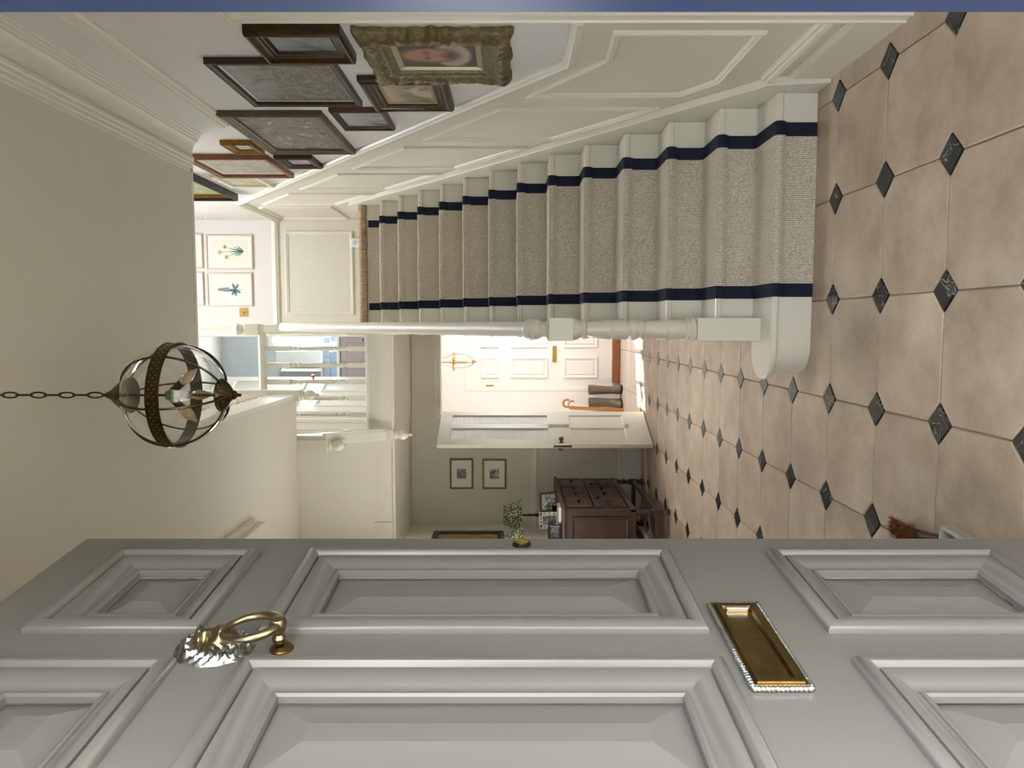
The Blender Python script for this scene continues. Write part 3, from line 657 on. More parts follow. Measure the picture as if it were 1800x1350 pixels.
# lion knocker
kx, kz = DW-.437, 1.853
def lion():
    mb_ = MB(); NA, NR = 128, 56; vs = []; fs = []
    def H(a, b):
        r = sqrt((a/.052)**2+(b/.062)**2); th = atan2(b, a)
        h = .010*(1-min(r, 1)**3)
        mane = max(0, min(1, (r-.45)/.2))*max(0, min(1, (1.0-r)/.15))
        h += mane*(.006+.0024*sin(th*19+5*sin(r*7))+.0010*sin(th*37-r*18))
        g = lambda ca, cb, sa, sb, k: k*math.exp(-((a-ca)/sa)**2-((b-cb)/sb)**2)
        h += g(0, .012, .027, .030, .012)+g(0, .004, .0115, .024, .013)+g(0, -.013, .015, .011, .011)
        h += g(.0115, -.017, .0105, .010, .012)+g(-.0115, -.017, .0105, .010, .012)+g(0, -.030, .012, .008, .008)
        h += g(.0145, .018, .009, .005, .0085)+g(-.0145, .018, .009, .005, .0085)
        h -= g(.0135, .010, .006, .004, .0075)+g(-.0135, .010, .006, .004, .0075)
        h += g(.0135, .0095, .0035, .0022, .004)+g(-.0135, .0095, .0035, .0022, .004)
        h += g(.022, -.004, .009, .012, .006)+g(-.022, -.004, .009, .012, .006)
        h += g(.031, .032, .008, .009, .010)+g(-.031, .032, .008, .009, .010)
        return max(h, .0015)
    P = []
    for j in range(NR+1):
        r = j/NR
        for i in range(NA):
            th = 2*pi*i/NA; k = 1+.012*sin(th*13)*r
            a, b = .052*r*k*cos(th), .062*r*k*sin(th)
            P.append((kx+a, -(H(a, b) if j < NR else 0), kz+.012+b))
    out = []
    for j0, j1 in ((0, JM), (JM, NR)):
        vs = P[j0*NA:(j1+1)*NA]; n_ = j1-j0
        fs = [(j*NA+i, j*NA+(i+1) % NA, (j+1)*NA+(i+1) % NA, (j+1)*NA+i) for j in range(n_) for i in range(NA)]
        out.append(MB().add(vs, fs))
    return out
JM = 34
KN = mat('worn_nickel_brass', 'a3967a', .3, metal=1, var=(60, '7d7055', .25))
KM = mat('silvered_mane', 'c2c4c0', .28, metal=1, var=(90, '55534c', .2))
face, mane_ = lion()
kn = obj('door_knocker', face, KN, fd, smooth=60, local=True)
obj('mane', mane_, KM, kn, smooth=60, local=True)
pts = []
for k in range(41):
    th = radians(115+ (310)*k/40) if False else 2*pi*k/41
    pts.append((kx+.036*sin(th), -(.031+.012*(1-cos(th))/2), kz-.048+.044*cos(th)))
obj('ring', MB().tube(pts, [.0052+.0022*(1-cos(2*pi*k/41))/2 for k in range(41)], 12, True), KN, kn, smooth=60, local=True)
obj('hammer', MB().lathe([(.001, -.012), (.009, -.012), (.011, -.020), (.008, -.026), (.012, -.034), (.014, -.044), (.011, -.052), (.001, -.054)], (kx, 0, kz-.090), 18, 'y'), KN, kn, smooth=40, local=True)
obj('strike_plate', MB().lathe([(.019, 0), (.019, -.002), (.015, -.006), (.008, -.0075), (.001, -.008)], (kx, 0, kz-.093), 24, 'y'), BRASS, kn, smooth=40, local=True)

# ================================================================ paintings on the stair wall
def picture(name, label, y0, y1, z0, z1, t, fw_, prof, fmat, cmat, mount=None, mw=0, group='paintings on the stair wall', tilt=0):
    c = (XW, (y0+y1)/2, (z0+z1)/2)
    p = thing(name, label, 'painting', c, group=group)
    R = [(y0-c[1], z0-c[2]), (y1-c[1], z0-c[2]), (y1-c[1], z1-c[2]), (y0-c[1], z1-c[2])]
    f = lambda a, b, h: (-h, a, b)
    pr_ = [(0, .002)]+[(w*fw_, h*t) for w, h in prof]+[(fw_, .3*t), (fw_, .002)]
    obj('frame', MB().ring(R, pr_, f), fmat, p, smooth=30, local=True)
    a = fw_-.003; ya, yb, za, zb2 = R[0][0]+a, R[1][0]-a, R[0][1]+a, R[2][1]-a
    if mount:
        obj('slip', MB().ring([(ya, za), (yb, za), (yb, zb2), (ya, zb2)], [(0, .2*t), (0, .42*t), (mw, .36*t), (mw, .2*t)], f), mount, p, local=True)
        ya += mw-.002; yb -= mw-.002; za += mw-.002; zb2 -= mw-.002
    obj('canvas', MB().box(-.32*t, -.1*t, ya, yb, za, zb2), cmat, p, local=True)
    return p
SCOOP = [(0, .55), (.02, .85), (.10, 1.0), (.22, .98), (.32, .80), (.45, .66), (.55, .64), (.58, .70), (.66, .68), (.70, .56), (.80, .56), (.83, .62), (.90, .60), (.94, .45)]
FLATF = [(0, .9), (.03, 1.0), (.25, 1.0), (.30, .92), (.75, .86), (.80, .92), (.90, .88), (.95, .6)]
CLAS = [(0, .6), (.04, .75), (.10, .8), (.16, .95), (.26, 1.0), (.36, .92), (.42, .78), (.50, .84), (.58, .78), (.66, .62), (.76, .60), (.82, .66), (.90, .62), (.95, .45)]
land1 = painting('moorland_canvas', [(.30, '2b2d26'), (.42, '575748'), (.48, '85806f'), (.54, '4f463a'), (.62, '7d7868'), (.72, 'c4c0b0')], 6, 8, .7, ('a3abae', .16, .4), (1, 1, 1.6))
land2 = painting('stormy_sea_canvas', [(.3, '35383a'), (.45, '5c6062'), (.55, '767a7c'), (.7, '9a9488')], 6, 8, 1.0, ('9aa0a6', .05, .2))
land3 = painting('blossom_wood_canvas', [(.30, '1d1a18'), (.42, '454140'), (.48, '7d7068'), (.53, '48463a'), (.60, '8f8268'), (.70, 'b5aa94')], 15, 5, .5)
land4 = painting('river_canvas', [(.3, '4b4f45'), (.45, '6e7468'), (.6, '9aa09a')], 8, 8, 1.2, ('a8aeac', .02, .16))
land5 = painting('market_square_canvas', [(.28, '5b4b46'), (.4, '93857a'), (.5, 'b7ad95'), (.58, '7d868a'), (.68, 'd8cba4'), (.76, 'c98e6c')], 9, 5, .8, ('b9bdb4', .14, .36))
land6 = painting('meadow_canvas', [(.3, '6a7056'), (.45, 'a3a283'), (.55, 'c5bf9a'), (.7, '8f93a0')], 14, 9, 1.2, ('c2c6c0', .10, .24))
land7 = painting('pale_sky_canvas', [(.3, '7f8a93'), (.5, 'b4bcc2'), (.7, 'dfe3e4')], 12, 6, 1.0)
land8 = painting('mauve_shore_canvas', [(.3, '6a5f66'), (.5, 'a8979c'), (.7, 'cfc4c0')], 12, 6, 1.0)
still = painting('still_life_canvas', [(.3, '4a4b44'), (.45, '8b7f70'), (.5, '6f6f68'), (.6, 'b9a98c')], 5, 3, .3, ('b5a78c', .08, .16))
land9 = painting('green_hillside_canvas', [(.3, '6a6f4c'), (.5, '8f9468'), (.7, 'b6b38a')], 8, 8, 1.0)
picture('framed_painting', 'grey seascape in a deep dark gilt frame beside the white architrave', 2.862, 3.167, 2.020, 2.374, .048, .062, SCOOP, DGILT, land2)
picture('framed_painting', 'large moorland painting in a thin dark frame with white slip', 3.21, 3.83, 2.123, 2.654, .030, .030, FLATF, DBROWN, land1, CREAMF, .012)
picture('framed_painting', 'still life in a ridged brown gilt frame below the portrait', 3.437, 3.90, 1.679, 2.074, .040, .080, CLAS, DGILT, still, mat('gilt_slip', 'a48a55', .4, metal=.5), .014)
picture('framed_painting', 'small grey river landscape in a narrow brown frame', 3.93, 4.30, 2.032, 2.315, .030, .032, CLAS, mat('walnut_frame', '5f4028', .4, var=(20, '40291a', .25)), land4)
picture('framed_painting', 'large speckled woodland painting in an olive stepped frame', 3.99, 4.88, 2.365, 2.905, .034, .070, CLAS, OLIVEF, land3)
picture('framed_painting', 'tiny pale sky painting in a bright gilt frame', 4.616, 4.87, 2.933, 3.121, .034, .050, SCOOP, mat('warm_gilt', 'a77c36', .35, metal=.8, var=(40, '6b4718', .25)), land7)
picture('framed_painting', 'small mauve shore scene in a dark moulded frame', 5.007, 5.32, 2.677, 2.926, .034, .058, CLAS, DBROWN, land8)
picture('framed_painting', 'bright market scene in a red brown frame with cream slip', 4.99, 5.615, 2.962, 3.494, .038, .035, FLATF, REDBR, land5, CREAMF, .030)
picture('framed_painting', 'yellow meadow sketch in a slim cream frame', 5.66, 6.08, 3.25, 3.59, .026, .030, FLATF, CREAMF, land6)
p11 = picture('framed_painting', 'green hillside picture in a gilt edged black box frame at the stair head', 5.62, 6.50, 3.69, 4.25, .035, .050, SCOOP, mat('warm_gilt', ''), land9)
c = p11.location
obj('box_frame', MB().ring([(5.615-c[1], 3.683-c[2]), (6.505-c[1], 3.683-c[2]), (6.505-c[1], 4.257-c[2]), (5.615-c[1], 4.257-c[2])], [(0, .002), (0, .06), (.010, .06), (.010, .002)], lambda a, b, h: (-h, a, b)), BLKF, p11, local=True)
# ornate portrait frame
def ornate(y0, y1, z0, z1):
    c = (XW, (y0+y1)/2, (z0+z1)/2); p = thing('framed_portrait', 'dark portrait of a ruffed sitter in a heavy carved gilt frame', 'painting', c, group='paintings on the stair wall')
    w, h = (y1-y0)/2, (z1-z0)/2; fwid = .115
    prof = [(0, .002), (0, .030), (.05, .050), (.14, .068), (.24, .082), (.36, .086), (.46, .078), (.54, .064), (.62, .058), (.66, .062), (.72, .058), (.78, .048), (.86, .042), (.93, .038), (1.0, .030), (1.0, .002)]
    NS = 400; per = []
    L1, L2 = 2*w, 2*h; T = 2*(L1+L2)
    for k in range(NS):
        s_ = T*k/NS
        for (ln, a, b, nx, ny) in ((L1, (-w, -h), (1, 0), 0, 1), (L2, (w, -h), (0, 1), -1, 0), (L1, (w, h), (-1, 0), 0, -1), (L2, (-w, h), (0, -1), 1, 0)):
            if s_ <= ln: break
            s_ -= ln
        u = s_/ln; P = (a[0]+b[0]*s_, a[1]+b[1]*s_); cd_ = min(s_, ln-s_)
        per.append((P, u, cd_, ln))
    vs = []; fs = []
    for (wp, hp) in prof:
        for k, (P, u, cd_, ln) in enumerate(per):
            # radial inward direction towards the inner rectangle
            q = (max(-w+fwid, min(w-fwid, P[0])), max(-h+fwid, min(h-fwid, P[1])))
            ix = (P[0]*(w-fwid)/w, P[1]*(h-fwid)/h)
            corner = math.exp(-(cd_/.075)**2); mid = math.exp(-((u-.5)*ln/.06)**2)
            lob = .015*corner*(1+.4*sin(cd_*130))+.009*mid*(1+.5*cos((u-.5)*ln*120))+.004*sin(u*ln*95)
            out = max(0, 1-wp*1.6)*lob
            d = sqrt(P[0]**2+P[1]**2); ox, oy = P[0]/d*out, P[1]/d*out
            a_ = P[0]+(ix[0]-P[0])*wp+ox; b_ = P[1]+(ix[1]-P[1])*wp+oy
            carve = (.0045*sin(u*ln*150+wp*9)*sin(wp*13)+.004*sin(u*ln*77-wp*21)) if .08 < wp < .62 and hp > .01 else 0
            hh = hp+carve+(.016*corner+.006*mid)*math.exp(-((wp-.3)/.25)**2) if hp > .01 else hp
            vs.append((-hh*.62, a_, b_))
    K = len(prof)
    for j in range(K):
        for k in range(NS): j2 = (j+1) % K; k2 = (k+1) % NS; fs.append((j*NS+k, j*NS+k2, j2*NS+k2, j2*NS+k))
    obj('carved_frame', MB().add(vs, fs), ORN, p, smooth=50, local=True)
    iw, ih = w-fwid, h-fwid
    obj('slip', MB().ring([(-iw-.004, -ih-.004), (iw+.004, -ih-.004), (iw+.004, ih+.004), (-iw-.004, ih+.004)], [(0, .008), (0, .022), (.022, .016), (.022, .008)], lambda a, b, q: (-q, a, b)), mat('cream_gilt_slip', '989068', .45, metal=.3), p, local=True)
    obj('canvas', B(-.014, -.006, -iw+.012, iw-.012, -ih+.012, ih-.012), portrait(), p, local=True)
ornate(2.895, 3.42, 1.405, 1.975)

# ================================================================ landing: botanical prints, switch, thermostat
def leafpoly(mb_, cx, cz, ang, L_, w_, y):
    n = 8; pts = []
    for k in range(n+1): t = k/n; pts.append((t*L_, w_*sin(pi*t)**.8))
    for k in range(n-1, 0, -1): t = k/n; pts.append((t*L_, -w_*sin(pi*t)**.8))
    vs = [(cx+a*cos(ang)-b*sin(ang), y, cz+a*sin(ang)+b*cos(ang)) for a, b in pts]
    mb_.add(vs, [tuple(range(len(vs)))])
def botanic(label, x0, x1, z0, z1, kind):
    cx, cz = (x0+x1)/2, (z0+z1)/2; p = thing('botanical_print', label, 'picture', (cx, YB-.004, cz), group='botanical prints on the landing')
    w, h = (x1-x0)/2, (z1-z0)/2; f = lambda a, b, q: (a, -q, b)
    R = [(-w, -h), (w, -h), (w, h), (-w, h)]
    obj('frame', MB().ring(R, [(0, .001), (0, .018), (.004, .022), (.014, .022), (.016, .014), (.016, .001)], f), PALEF, p, local=True)
    obj('mount', B(-w+.014, w-.014, -.010, -.004, -h+.014, h-.014), PAPER, p, local=True)
    obj('sheet', B(-w+.048, w-.048, -.0112, -.0098, -h+.05, h-.05), PAPERG, p, local=True)
    y = -.0118; g = MB(); fl = MB()
    if kind == 'daffodil':
        for a, L_ in ((92, .16), (80, .15), (104, .14), (66, .12), (118, .12), (50, .09), (132, .08)): leafpoly(g, .01, -.15, radians(a), L_, .007, y)
        for (x, z, hx_) in ((0, .10, 0), (.055, .045, 0), (-.05, .03, 0)):
            g.add([(.008, y, -.12), (.012, y, -.12), (x+.002, y, z), (x-.002, y, z)], [(0, 1, 2, 3)])
            fl = MB(); [leafpoly(fl, x, z, radians(60*k+10), .030, .010, y-.0003) for k in range(6)]; obj('flower', fl, PETAL, p, local=True)
        tag(obj('leaves', g, LEAFG, p, local=True), kind='stuff')
    elif kind == 'herb':
        for a in (100, 20, -35, -120, 190, 150): leafpoly(g, .0, -.055, radians(a), .072, .014, y)
        g.add([(-.002, y, -.13), (.002, y, -.13), (.002, y, .12), (-.002, y, .12)], [(0, 1, 2, 3)])
        for k in range(9):
            for q in (-1, 1): leafpoly(fl, 0, .0+.014*k, radians(90-q*55), .034-.0022*k, .005, y-.0003)
        tag(obj('leaves', g, LEAFB, p, local=True), kind='stuff'); tag(obj('flower_spike', fl, INK, p, local=True), kind='stuff')
    else:
        for a in (95, 70, 118, 45, 140): leafpoly(g, 0, -.14, radians(a), .2, .012, y)
        obj('leaves', g, LEAFB if kind == 'a' else LEAFG, p, local=True)
botanic('botanical print of yellow daffodils in a pale pink frame', .574, .934, 4.10, 4.59, 'daffodil')
botanic('botanical print of a blue-green leafy herb above the brass switch', .190, .540, 4.112, 4.592, 'herb')
botanic('pale framed botanical print directly above the daffodils', .585, .945, 4.625, 5.115, 'a')
botanic('pale framed botanical print directly above the leafy herb', .200, .550, 4.625, 5.105, 'b')
sw = thing('light_switch', 'square brass dolly light switch on the landing wall', 'switch', (.127, YB-.004, 4.213))
obj('plate', B(-.046, .046, -.006, 0, -.046, .046), BRASSL, sw, local=True, bevel=.002)
obj('toggle', MB().lathe([(.009, -.006), (.009, -.009), (.005, -.010), (.005, -.020), (.001, -.024)], (0, 0, 0), 14, 'y'), BRASSL, sw, local=True, smooth=40)
th = thing('wall_control', 'white square wall control on the landing panelling', 'wall control', (.85, YB-.016, 3.022))
obj('body', B(-.048, .048, -.020, .016, -.048, .048), PLASTIC, th, local=True, bevel=.006)
obj('dial', MB().lathe([(.022, -.020), (.022, -.024), (.018, -.026), (.001, -.026)], (0, 0, .012), 20, 'y'), mat('pale_grey_dial', 'd9dadb', .4), th, local=True, smooth=40)
obj('button', MB().lathe([(.010, -.020), (.010, -.023), (.001, -.0235)], (.01, 0, -.028), 14, 'y'), mat('pale_grey_dial', ''), th, local=True, smooth=40)
hk = thing('wall_hook', 'small white hook on the pale wall at the stair head', 'hook', (XW-.004, 7.7, 4.42))
obj('hook', MB().tube([(0, 0, .02), (-.02, 0, .015), (-.03, 0, -.01), (-.045, 0, -.005), (-.05, 0, .015)], .005, 8), TRIM, hk, local=True, smooth=60)

# ================================================================ bathroom things
va = thing('vanity_unit', 'mauve grey bathroom vanity cabinet behind the landing balusters', 'cabinet', (-.62, YBB-.25, ZL))
obj('carcass', B(-1.10, -.14, YBB-.44, YBB-.012, ZL+.06, 3.49), VANITY, va)
obj('plinth', B(-1.08, -.16, YBB-.40, YBB-.012, ZL, ZL+.06), VANITY, va)
for k in range(3):
    xa = -1.085+.313*k; xb_ = xa+.30
    dr_ = obj('door', B(xa, xb_, YBB-.455, YBB-.44, ZL+.09, 3.47), VANITY, va, bevel=.003)
    obj('panel_moulding', MB().ring([(xa+.05, ZL+.14), (xb_-.05, ZL+.14), (xb_-.05, 3.42), (xa+.05, 3.42)], [(0, 0), (0, .007), (.012, .007), (.02, 0)], lambda a, b, h: (a, YBB-.455-h, b)), VANITY, dr_)
    obj('knob', MB().lathe([(.008, 0), (.006, -.012), (.013, -.018), (.013, -.024), (.001, -.026)], ((xb_-.03), YBB-.455, 3.2), 12, 'y'), ABRASS, dr_, smooth=40)
obj('worktop', B(-1.12, -.12, YBB-.47, YBB-.012, 3.49, 3.525), PLASTIC, va, bevel=.004)
mi = thing('bathroom_mirror', 'round-topped mirror above the bathroom splashback', 'mirror', (-.63, YBB-.01, 4.1))
def archp(x0, x1, z0, z1, n=12):
    r = (x1-x0)/2; cx = (x0+x1)/2
    return [(x0, z0), (x1, z0)]+[(cx+r*cos(pi*k/n), z1-r+r*sin(pi*k/n)) for k in range(n+1)]
obj('glass', MB().prism(archp(-.74, -.53, 3.83, 4.36), lambda a, b: (a, YBB-.02, b), lambda a, b: (a, YBB-.004, b)), MIRROR, mi)
obj('frame', MB().ring(archp(-.755, -.515, 3.815, 4.375), [(0, .002), (0, .02), (.012, .024), (.018, .02), (.018, .002)], lambda a, b, h: (a, YBB-.004-h, b)), PALEF, mi)
mi2 = thing('bathroom_cabinet', 'tall white mirror-fronted bathroom wall cabinet beside the window', 'cabinet', (-.43, YBB-.06, 4.1))
obj('body', B(-.50, -.34, YBB-.10, YBB-.002, 3.80, 4.38), PLASTIC, mi2, bevel=.004)
obj('door', B(-.498, -.342, YBB-.115, YBB-.101, 3.805, 4.375), PLASTIC, mi2, bevel=.003)
wl2 = thing('wall_lamp', 'small grey glass wall lamp in the bathroom', 'lamp', (-.31, YBB-.05, 4.02))
obj('shade', MB().lathe([(.02, -.05), (.045, -.03), (.05, 0), (.04, .03), (.015, .045)], (0, 0, 0), 18), mat('grey_lamp_glass', 'b4bac4', .2), wl2, local=True, smooth=50)
obj('bracket', MB().tube([(0, 0, -.04), (0, .02, -.06), (0, .048, -.06)], .006, 8), BRASSL, wl2, local=True, smooth=50)
tp = thing('basin_tap', 'chrome basin tap on the bathroom vanity', 'tap', (-.34, YBB-.10, 3.525))
obj('spout', MB().tube([(0, 0, 0), (0, 0, .12), (0, -.03, .16), (0, -.08, .15), (0, -.10, .12)], .010, 10), mat('chrome', 'dfe3e6', .08, metal=1), tp, local=True, smooth=60)
bd = thing('door_3', 'white panelled bathroom door standing open beyond the landing', 'door', (BL+.01, YB+.13, ZL), radians(66), kind='structure')
obj('leaf', B(0, .80, 0, .035, .005, 2.04), TRIM, bd, local=True)
for (a, b, c_, d_) in ((.11, .36, .2, .85), (.44, .69, .2, .85), (.11, .36, 1.05, 1.9), (.44, .69, 1.05, 1.9)):
    obj('panel_moulding', MB().ring([(a, c_), (b, c_), (b, d_), (a, d_)], PM, lambda p, q, h: (p, -h, q)), TRIM, bd, local=True, smooth=30)
kb = obj('knob', MB().lathe([(.012, 0), (.009, -.02), (.022, -.035), (.025, -.045), (.018, -.055), (.001, -.058)], (.74, 0, 1.0), 16, 'y'), mat('copper_knob', 'b06f45', .3, metal=1), bd, local=True, smooth=50)

# ================================================================ rear doorway: glazed door, porch door, lantern, boots, sticks
gd = thing('door_4', 'open cream half-glazed door with reeded panes and brass knob', 'door', (OL+.012, 7.985, 0), atan2(7.39-7.985, -1.187-(OL+.012)), kind='structure')
GW = sqrt((7.39-7.985)**2+(-1.187-OL-.012)**2); GT = .042
# local x from hinge to free edge, +y is the face seen from the hall
px0, px1, px2, px3 = .075, .255, .335, GW-.095
pz0, pz1 = 1.02, 2.00
mb = MB()
mb.box(0, px0, -GT/2, GT/2, .01, 2.12).box(px3, GW, -GT/2, GT/2, .01, 2.12).box(px1, px2, -GT/2, GT/2, .20, 2.0)
mb.box(px0, px3, -GT/2, GT/2, 2.0, 2.12).box(px0, px3, -GT/2, GT/2, .80, 1.02).box(px0, px3, -GT/2, GT/2, .01, .24)
obj('leaf', mb, TRIM, gd, local=True)
for (a, b) in ((px0, px1), (px2, px3)):
    obj('lower_panel', B(a, b, -.010, .010, .24, .80), TRIM, gd, local=True)
    obj('panel_moulding', MB().ring([(a, .24), (b, .24), (b, .80), (a, .80)], [(0, .010), (0, .02), (.012, .014), (.016, .010)], lambda p, q, h: (p, h, q)), TRIM, gd, local=True)
    n = 56; vs = []; fs = []
    for k in range(n*2+1):
        z = pz0+(pz1-pz0)*k/(n*2); q = .0028 if k % 2 else .0
        vs += [(a, .004+q, z), (b, .004+q, z), (a, -.004, z), (b, -.004, z)]
    for k in range(n*2): i = 4*k; fs += [(i, i+1, i+5, i+4), (i+2, i+6, i+7, i+3)]
    obj('pane', MB().add(vs, fs), RIBGLASS, gd, local=True)
obj('knob', MB().lathe([(.024, .021), (.024, .025), (.010, .028), (.009, .040), (.022, .050), (.026, .060), (.021, .070), (.001, .074)], (GW-.05, 0, .905), 20, 'y'), BRASS, gd, local=True, smooth=45)
obj('knob', MB().lathe([(.001, -.074), (.021, -.070), (.026, -.060), (.022, -.050), (.009, -.040), (.010, -.028), (.024, -.025), (.024, -.021)], (GW-.05, 0, .905), 20, 'y'), BRASS, gd, local=True, smooth=45)
obj('lock_plate', B(GW-.001, GW+.003, -.012, .012, .80, .98), BRASS, gd, local=True)
pd_ = struct('door_5', B(-.815, .115, YP+.02, YP+.06, .085, 1.945), PINKWALL, 'cream six panelled back door at the end of the rear porch', 'door')
fp = lambda a, b, h: (a, YP+.02-h, b)
for (c_, d_) in ((.28, .72), (.92, 1.40), (1.55, 1.78)):
    for (a, b) in ((-.69, -.42), (-.30, -.03)):
        obj('panel_moulding', MB().ring([(a, c_), (b, c_), (b, d_), (a, d_)], PM, fp), PINKWALL, pd_, smooth=30)
        obj('panel', B(a+.05, b-.05, YP+.012, YP+.025, c_+.05, d_-.05), PINKWALL, pd_, bevel=.004)
obj('letter_plate', MB().box(-.485, -.275, YP+.008, YP+.022, .808, .862), BRASSL, pd_, bevel=.004)
obj('hinge', B(-.79, -.777, YP+.005, YP+.03, 1.62, 1.72), BRASSL, pd_)
obj('hinge', B(-.79, -.777, YP+.005, YP+.03, .30, .40), BRASSL, pd_)
obj('architrave', MB().strip([(-.80, .0), (-.80, 1.93), (.10, 1.93), (.10, 0)], [(0, 0), (0, .004), (.02, .007), (.05, .006), (.055, 0)], lambda a, b, h: (a, YP-h, b)), PINKWALL, pd_, smooth=30)
ts = struct('trim_3', B(-.74, .06, YP-.06, YP, .005, .10), COPPER, 'copper brown wooden step below the back door', 'threshold', bevel=.004)
def boot(label, x, y, rz):
    b = thing('wellington_boot', label, 'boot', (x, y, 0), rz, group='wellington boots in the rear porch')
    secs = [(0, .012, .045, .045, .02), (0, .03, .058, .118, .055), (0, .05, .060, .115, .05), (0, .08, .054, .085, .03), (0, .12, .049, .062, .008), (0, .17, .050, .058, 0), (0, .25, .056, .064, 0), (0, .33, .060, .068, 0), (0, .405, .062, .070, 0), (0, .408, .056, .064, 0), (0, .33, .053, .06, 0)]
    secs[0] = (0, .018, .056, .116, .055)
    vs = []; fs = []; n = 20
    for (_, z, a, b_, oy) in secs:
        for k in range(n): t = 2*pi*k/n; vs.append((a*cos(t), -oy+b_*sin(t), z))
    for i in range(len(secs)-1):
        for k in range(n): k2 = (k+1) % n; fs.append((i*n+k, i*n+k2, (i+1)*n+k2, (i+1)*n+k))
    obj('upper', MB().add(vs, fs), RUBBER, b, smooth=60, local=True)
    vs = []; fs = []
    for z, g in ((0, 1.0), (.022, 1.03), (.026, 1.0)):
        for k in range(n): t = 2*pi*k/n; vs.append((.058*g*cos(t), -.055+.120*g*sin(t), z))
    fs = [(i*n+k, i*n+(k+1) % n, (i+1)*n+(k+1) % n, (i+1)*n+k) for i in range(2) for k in range(n)]+[tuple(range(n)), tuple(2*n+k for k in range(n))]
    obj('sole', MB().add(vs, fs), SOLE, b, smooth=40, local=True)
boot('brown rubber boot standing beside the back door frame', -.83, 9.66, radians(12))
boot('brown rubber boot standing beside the walking sticks', -.985, 9.62, radians(-8))
def stick(label, x, y, zt_, lean, rot, r):
    w = thing('walking_stick', label, 'walking stick', (x, y, 0), group='walking sticks in the rear porch')
    pts = [(-lean, .0, .0), (0, 0, zt_-.09)]
    R = .048
    for k in range(1, 15):
        a = pi*k/12; pts.append(((R-R*cos(a))*cos(rot), (R-R*cos(a))*sin(rot), zt_-.09+R*sin(a)))
    obj('shaft', MB().tube(pts, r, 10), WOODST, w, local=True, smooth=60)
stick('honey coloured crook walking stick with the taller handle', -1.02, 9.42, .79, .03, radians(-12), .013)
stick('honey coloured crook walking stick with the lower handle', -1.035, 9.35, .73, .02, radians(10), .011)
# porch lantern
pl = thing('porch_lantern', 'small brass and clear glass bell lantern in the rear porch', 'lantern', (-.44, 9.0, 2.50))
def lan(mbf, m, name, par, **k): return obj(name, mbf, m, par, local=True, smooth=45, **k)
lan(MB().lathe([(.035, 0), (.035, -.01), (.012, -.02), (.010, -.10), (.02, -.14), (.018, -.19), (.03, -.20), (.028, -.23), (.012, -.25)], (0, 0, 0), 16), BRASSL, 'ceiling_fitting', pl)
lan(MB().lathe([(.088, -.42), (.108, -.422), (.112, -.43), (.108, -.442), (.088, -.444), (.086, -.43)], (0, 0, 0), 28, cap=False), BRASSL, 'ring', pl)
for k in range(3):
    a = 2*pi*k/3+.4
    lan(MB().tube([(.015*cos(a), .015*sin(a), -.22), (.045*cos(a), .045*sin(a), -.29), (.06*cos(a), .06*sin(a), -.36), (.10*cos(a), .10*sin(a), -.425)], .0035, 6), BRASSL, 'arm', pl)
    lan(MB().tube([(.10*cos(a), .10*sin(a), -.44), (.098*cos(a), .098*sin(a), -.52), (.075*cos(a), .075*sin(a), -.60), (.03*cos(a), .03*sin(a), -.66)], .0035, 6), ABRASS, 'rib', pl)
lan(MB().lathe([(.088, -.43), (.092, -.50), (.080, -.57), (.05, -.63), (.02, -.655), (.02, -.652), (.048, -.627), (.077, -.57), (.089, -.50), (.085, -.43)], (0, 0, 0), 28, cap=False), GLASS, 'glass_bell', pl)
lan(MB().lathe([(.001, -.70), (.008, -.69), (.012, -.68), (.025, -.665), (.03, -.655), (.02, -.648)], (0, 0, 0), 14), BRASSL, 'finial', pl)
lan(MB().lathe([(.010, -.25), (.010, -.45), (.014, -.46), (.014, -.50), (.011, -.505), (.02, -.54), (.014, -.58), (.002, -.61)], (0, 0, 0), 12), mat('frosted_candle', 'f0d3a8', .4), 'candle_bulb', pl)

# ================================================================ hall lantern
LX, LY, LZ, LR = -.226, 2.440, 2.474, .163
hl = thing('hall_lantern', 'large antique bronze and glass globe lantern hanging in the hall', 'lantern', (LX, LY, LZ))
lan(MB().lathe([(LR*sin(pi*k/28), LR*1.0*cos(pi*k/28)) for k in range(3, 26)]+[((LR-.0025)*sin(pi*k/28), (LR-.0025)*cos(pi*k/28)) for k in range(25, 2, -1)], (0, 0, 0), 48, cap=False), GLASS, 'glass_globe', hl)
bandv = [(LR+.002, -.021), (LR+.006, -.020), (LR+.006, -.016), (LR+.003, -.014), (LR+.003, .014), (LR+.006, .016), (LR+.006, .020), (LR+.002, .021)]
lan(MB().lathe(bandv+[bandv[0]], (0, 0, 0), 64, cap=False), ABRASS, 'equator_band', hl)
mb = MB()
for k in range(96):
    a = 2*pi*k/96; r_ = LR+.0045
    for zz in ((-.008, .009) if k % 2 else (0, .0)):
        ca, sa = cos(a), sin(a)
        mb.add([(r_*ca-s1*.0035*sa, r_*sa+s1*.0035*ca, zz+s2*.005) for s1, s2 in ((1, 0), (0, 1), (-1, 0), (0, -1))]+[((r_-.004)*ca, (r_-.004)*sa, zz)], [(0, 1, 2, 3)])
lan(mb, mat('pierced_band_brass', 'a08f58', .3, metal=1), 'pierced_pattern', hl)  # small diamonds in a lighter brass than the band
for k in range(6):
    a = 2*pi*k/6+.35
    pts = [((LR+.003)*sin(t)*cos(a), (LR+.003)*sin(t)*sin(a), (LR+.003)*cos(t)) for t in [pi*(.10+.80*j/24) for j in range(25)]]
    lan(MB().tube(pts, .0036, 6), ABRASS, 'rib', hl)
lan(MB().lathe([(.004, .235), (.006, .225), (.012, .215), (.016, .205), (.035, .185), (.050, .163), (.056, .150), (.058, .142), (.052, .142), (.02, .15)], (0, 0, 0), 28), ABRASS, 'top_cap', hl)
